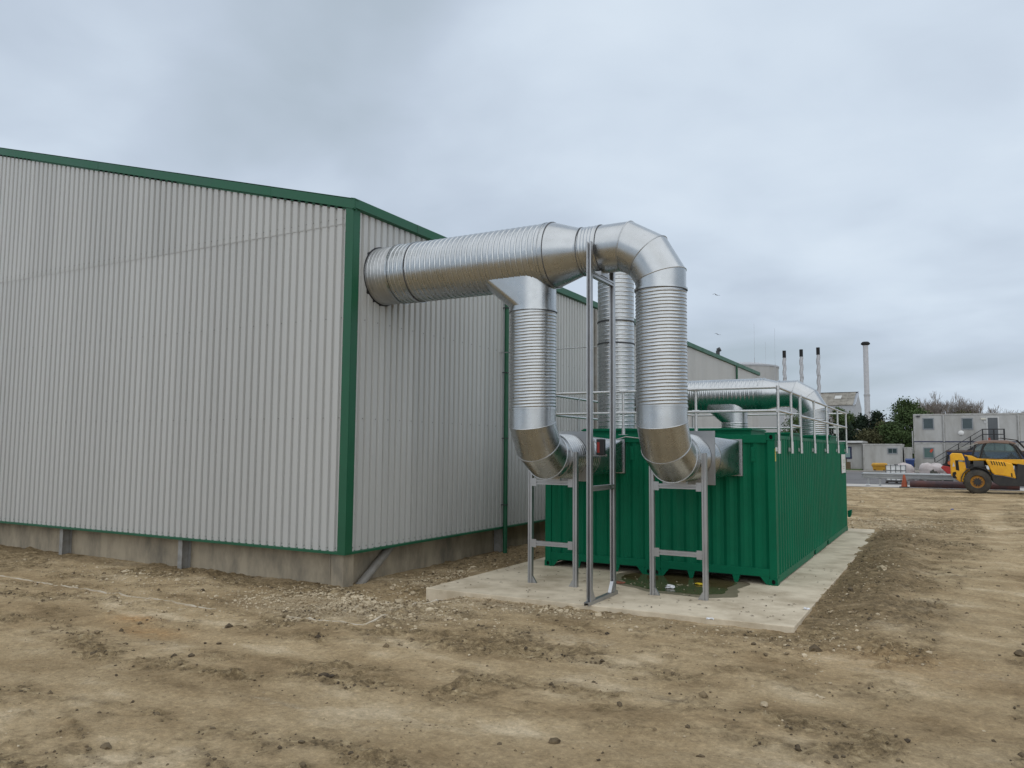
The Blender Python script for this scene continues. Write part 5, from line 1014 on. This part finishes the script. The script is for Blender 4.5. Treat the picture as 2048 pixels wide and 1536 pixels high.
# mudguard arc over the rear wheel
b = MB(); arc = []
for k in range(15): a = math.radians(185-k*10.5); arc.append((0.78*math.cos(a), 0.66+0.76*math.sin(a)))
inn = [(x*0.94, 0.66+(z-0.66)*0.94) for x, z in arc]
for i in range(14): b.prism(tp([arc[i], arc[i+1], inn[i+1], inn[i]]), 'y', TY-0.02, TY+0.5)
b.build('mudguard', TBK, tele)
part('mudguard_flare', [(0.32, 1.42), (0.36, 1.5), (0.0, 1.48), (-0.3, 1.4), (-0.3, 1.36)], -0.02, 0.5, TBK, bevel=0)
part('lower_quarter', [(-0.62, 1.3), (0.3, 1.42), (0.66, 1.2), (0.6, 0.8), (-0.5, 0.8)], 0.32, 0.5, YEL, bevel=0)
def wheel(x, y0, y1, R=0.63):
    ym = (y0+y1)/2; n = 44; b = MB(); s_ = 1 if y1 > y0 else -1; w = abs(y1-y0)
    prof = [(0.33, 0.03), (0.36, 0.0), (0.50, 0.015), (0.585, 0.04), (0.63, 0.085), (0.63, w-0.085), (0.585, w-0.04), (0.36, w), (0.33, w-0.03)]
    rings = [[(TX+x+r*math.cos(2*PI*i/n), TY+y0+s_*d, TZ+R+r*math.sin(2*PI*i/n)) for i in range(n)] for r, d in prof]
    b.rings(rings, False, False); ty = b.build('wheel', TYRE, tele, smooth=40)
    b = MB()
    for k in range(22):
        a = 2*PI*k/22
        for sd_, ph in ((0.0, 0), (w/2, 0.5)):
            a2 = a+ph*2*PI/22; c, s2 = math.cos(a2), math.sin(a2); tx, tz = -s2, c
            P0 = [(R*0.985, -0.045), (R*1.03, -0.035), (R*1.03, 0.035), (R*0.985, 0.045)]; vs = []
            for yy, sh in ((0.07, 0.0), (w/2-0.01, 0.09)):
                d = sd_ and (w-yy) or yy
                for r, t_ in P0: vs.append((TX+x+r*c+(t_+sh)*tx, TY+y0+s_*d, TZ+R+r*s2+(t_+sh)*tz))
            b.add(vs, [(0,1,5,4),(1,2,6,5),(2,3,7,6),(3,2,1,0),(4,5,6,7)])
    b.build('tread', TYRE, ty)
    b = MB(); rp = [(0.345, 0.02), (0.33, 0.05), (0.29, 0.09), (0.24, 0.10), (0.13, 0.06)]
    b.rings([[(TX+x+r*math.cos(2*PI*i/32), TY+y0+s_*d, TZ+R+r*math.sin(2*PI*i/32)) for i in range(32)] for r, d in rp], False, True); b.build('rim', mat('rim_dusty', (0.48, 0.22, 0.02), 0.6, col2=(0.30, 0.14, 0.03), scale=6), ty, smooth=40)
    b = MB(); b.tube((TX+x, TY+y0+s_*0.0, TZ+R), (TX+x, TY+y0+s_*0.1, TZ+R), 0.165, 20)
    for k in range(10): a = 2*PI*k/10; b.tube((TX+x+0.195*math.cos(a), TY+y0+s_*0.0, TZ+R+0.195*math.sin(a)), (TX+x+0.195*math.cos(a), TY+y0+s_*0.1, TZ+R+0.195*math.sin(a)), 0.032, 8)
    b.build('hub', TBK, ty)
for x in (0.0, 2.95): wheel(x, -0.08, 0.36); wheel(x, 2.36, 1.92)
b = MB()
for x in (0.0, 2.95): b.tube((TX+x, TY+0.3, TZ+0.63), (TX+x, TY+1.98, TZ+0.63), 0.12, 12)
b.build('axle', TBK, tele)
# cab on the far side
Y0C, Y1C = 1.02, 2.0
cabp = [(-0.30, 1.80), (-0.02, 2.66), (0.25, 2.74), (1.55, 2.74), (1.85, 2.62), (2.35, 1.80)]
MB().prism(tp([(-0.12, 2.62), (0.0, 2.78), (0.4, 2.86), (1.5, 2.86), (1.86, 2.72), (1.9, 2.64), (0.9, 2.72)]), 'y', TY+Y0C-0.05, TY+Y1C+0.05).build('cab_roof', ROOFM, tele, bevel=0.04)
def cabbar(name, pts, r=0.04):
    for yy in (Y0C, Y1C):
        b = MB()
        for (a, c), (d, e_) in zip(pts[:-1], pts[1:]): b.tube((TX+a, TY+yy, TZ+c), (TX+d, TY+yy, TZ+e_), r, 8)
        b.build(name, TBK, tele)
cabbar('rear_pillar', [(-0.20, 1.82), (0.02, 2.68)], 0.045); cabbar('door_pillar', [(0.18, 1.82), (0.36, 2.5), (0.5, 2.70)], 0.05); cabbar('windscreen_pillar', [(1.55, 2.74), (1.80, 2.56), (2.12, 1.86)], 0.055); cabbar('sill', [(-0.2, 1.84), (2.3, 1.82)], 0.05); cabbar('front_pillar', [(1.85, 2.60), (2.38, 1.85)], 0.035)
MB().prism(tp([(-0.16, 1.86), (0.04, 2.66), (0.36, 2.68), (0.16, 1.86)]), 'y', TY+Y0C-0.004, TY+Y0C+0.008).build('quarter_glass', TGL, tele)
MB().prism(tp([(0.22, 1.87), (0.42, 2.55), (0.56, 2.70), (1.52, 2.71), (1.74, 2.56), (2.06, 1.87)]), 'y', TY+Y0C-0.004, TY+Y0C+0.008).build('side_glass', TGL, tele)
MB().prism(tp([(0.22, 1.87), (0.42, 2.55), (0.56, 2.70), (1.52, 2.71), (1.74, 2.56), (2.06, 1.87)]), 'y', TY+Y1C-0.008, TY+Y1C+0.004).build('side_glass', TGL, tele)
part('cab_floor', [(-0.3, 1.5), (2.3, 1.5), (2.4, 1.84), (-0.25, 1.84)], Y0C, Y1C, TBK)
part('seat', [(0.24, 1.84), (0.66, 1.84), (0.68, 1.98), (0.50, 1.98), (0.40, 2.36), (0.33, 2.36), (0.28, 1.95)], 1.3, 1.75, BLACK, bevel=0.03)
part('dashboard', [(1.2, 1.84), (2.05, 1.84), (1.85, 2.0), (1.66, 2.18), (1.62, 2.16), (1.5, 1.95), (1.3, 1.93)], 1.2, 1.9, BLACK, bevel=0.03)
b = MB()
for yy in np.linspace(Y0C, Y1C, 6): b.tube((TX+0.85, TY+yy, TZ+2.88), (TX+1.2, TY+yy, TZ+2.98), 0.014, 6); b.tube((TX+1.2, TY+yy, TZ+2.98), (TX+1.95, TY+yy, TZ+2.86), 0.014, 6); b.tube((TX+1.95, TY+yy, TZ+2.86), (TX+2.4, TY+yy, TZ+2.3), 0.014, 6)
b.build('roof_guard', TBK, tele)
b = MB(); b.tube((TX+0.68, TY+1.5, TZ+2.86), (TX+0.68, TY+1.5, TZ+3.0), 0.06, 10, 0.05); b.build('beacon', mat('beacon_red', (0.32, 0.05, 0.02), 0.35), tele, smooth=40)
b = MB(); b.bar((TX-0.75, TY+0.9, TZ+2.42), (TX+0.1, TY+0.9, TZ+2.68), 0.05, 0.04); b.build('mirror_arm', mat('arm_pale', (0.4, 0.4, 0.36), 0.6), tele)
part('rear_tray', [(-0.4, 2.12), (0.0, 2.0), (0.1, 1.9), (-0.1, 1.92), (-0.45, 2.06)], 0.3, 0.9, TBK, bevel=0)
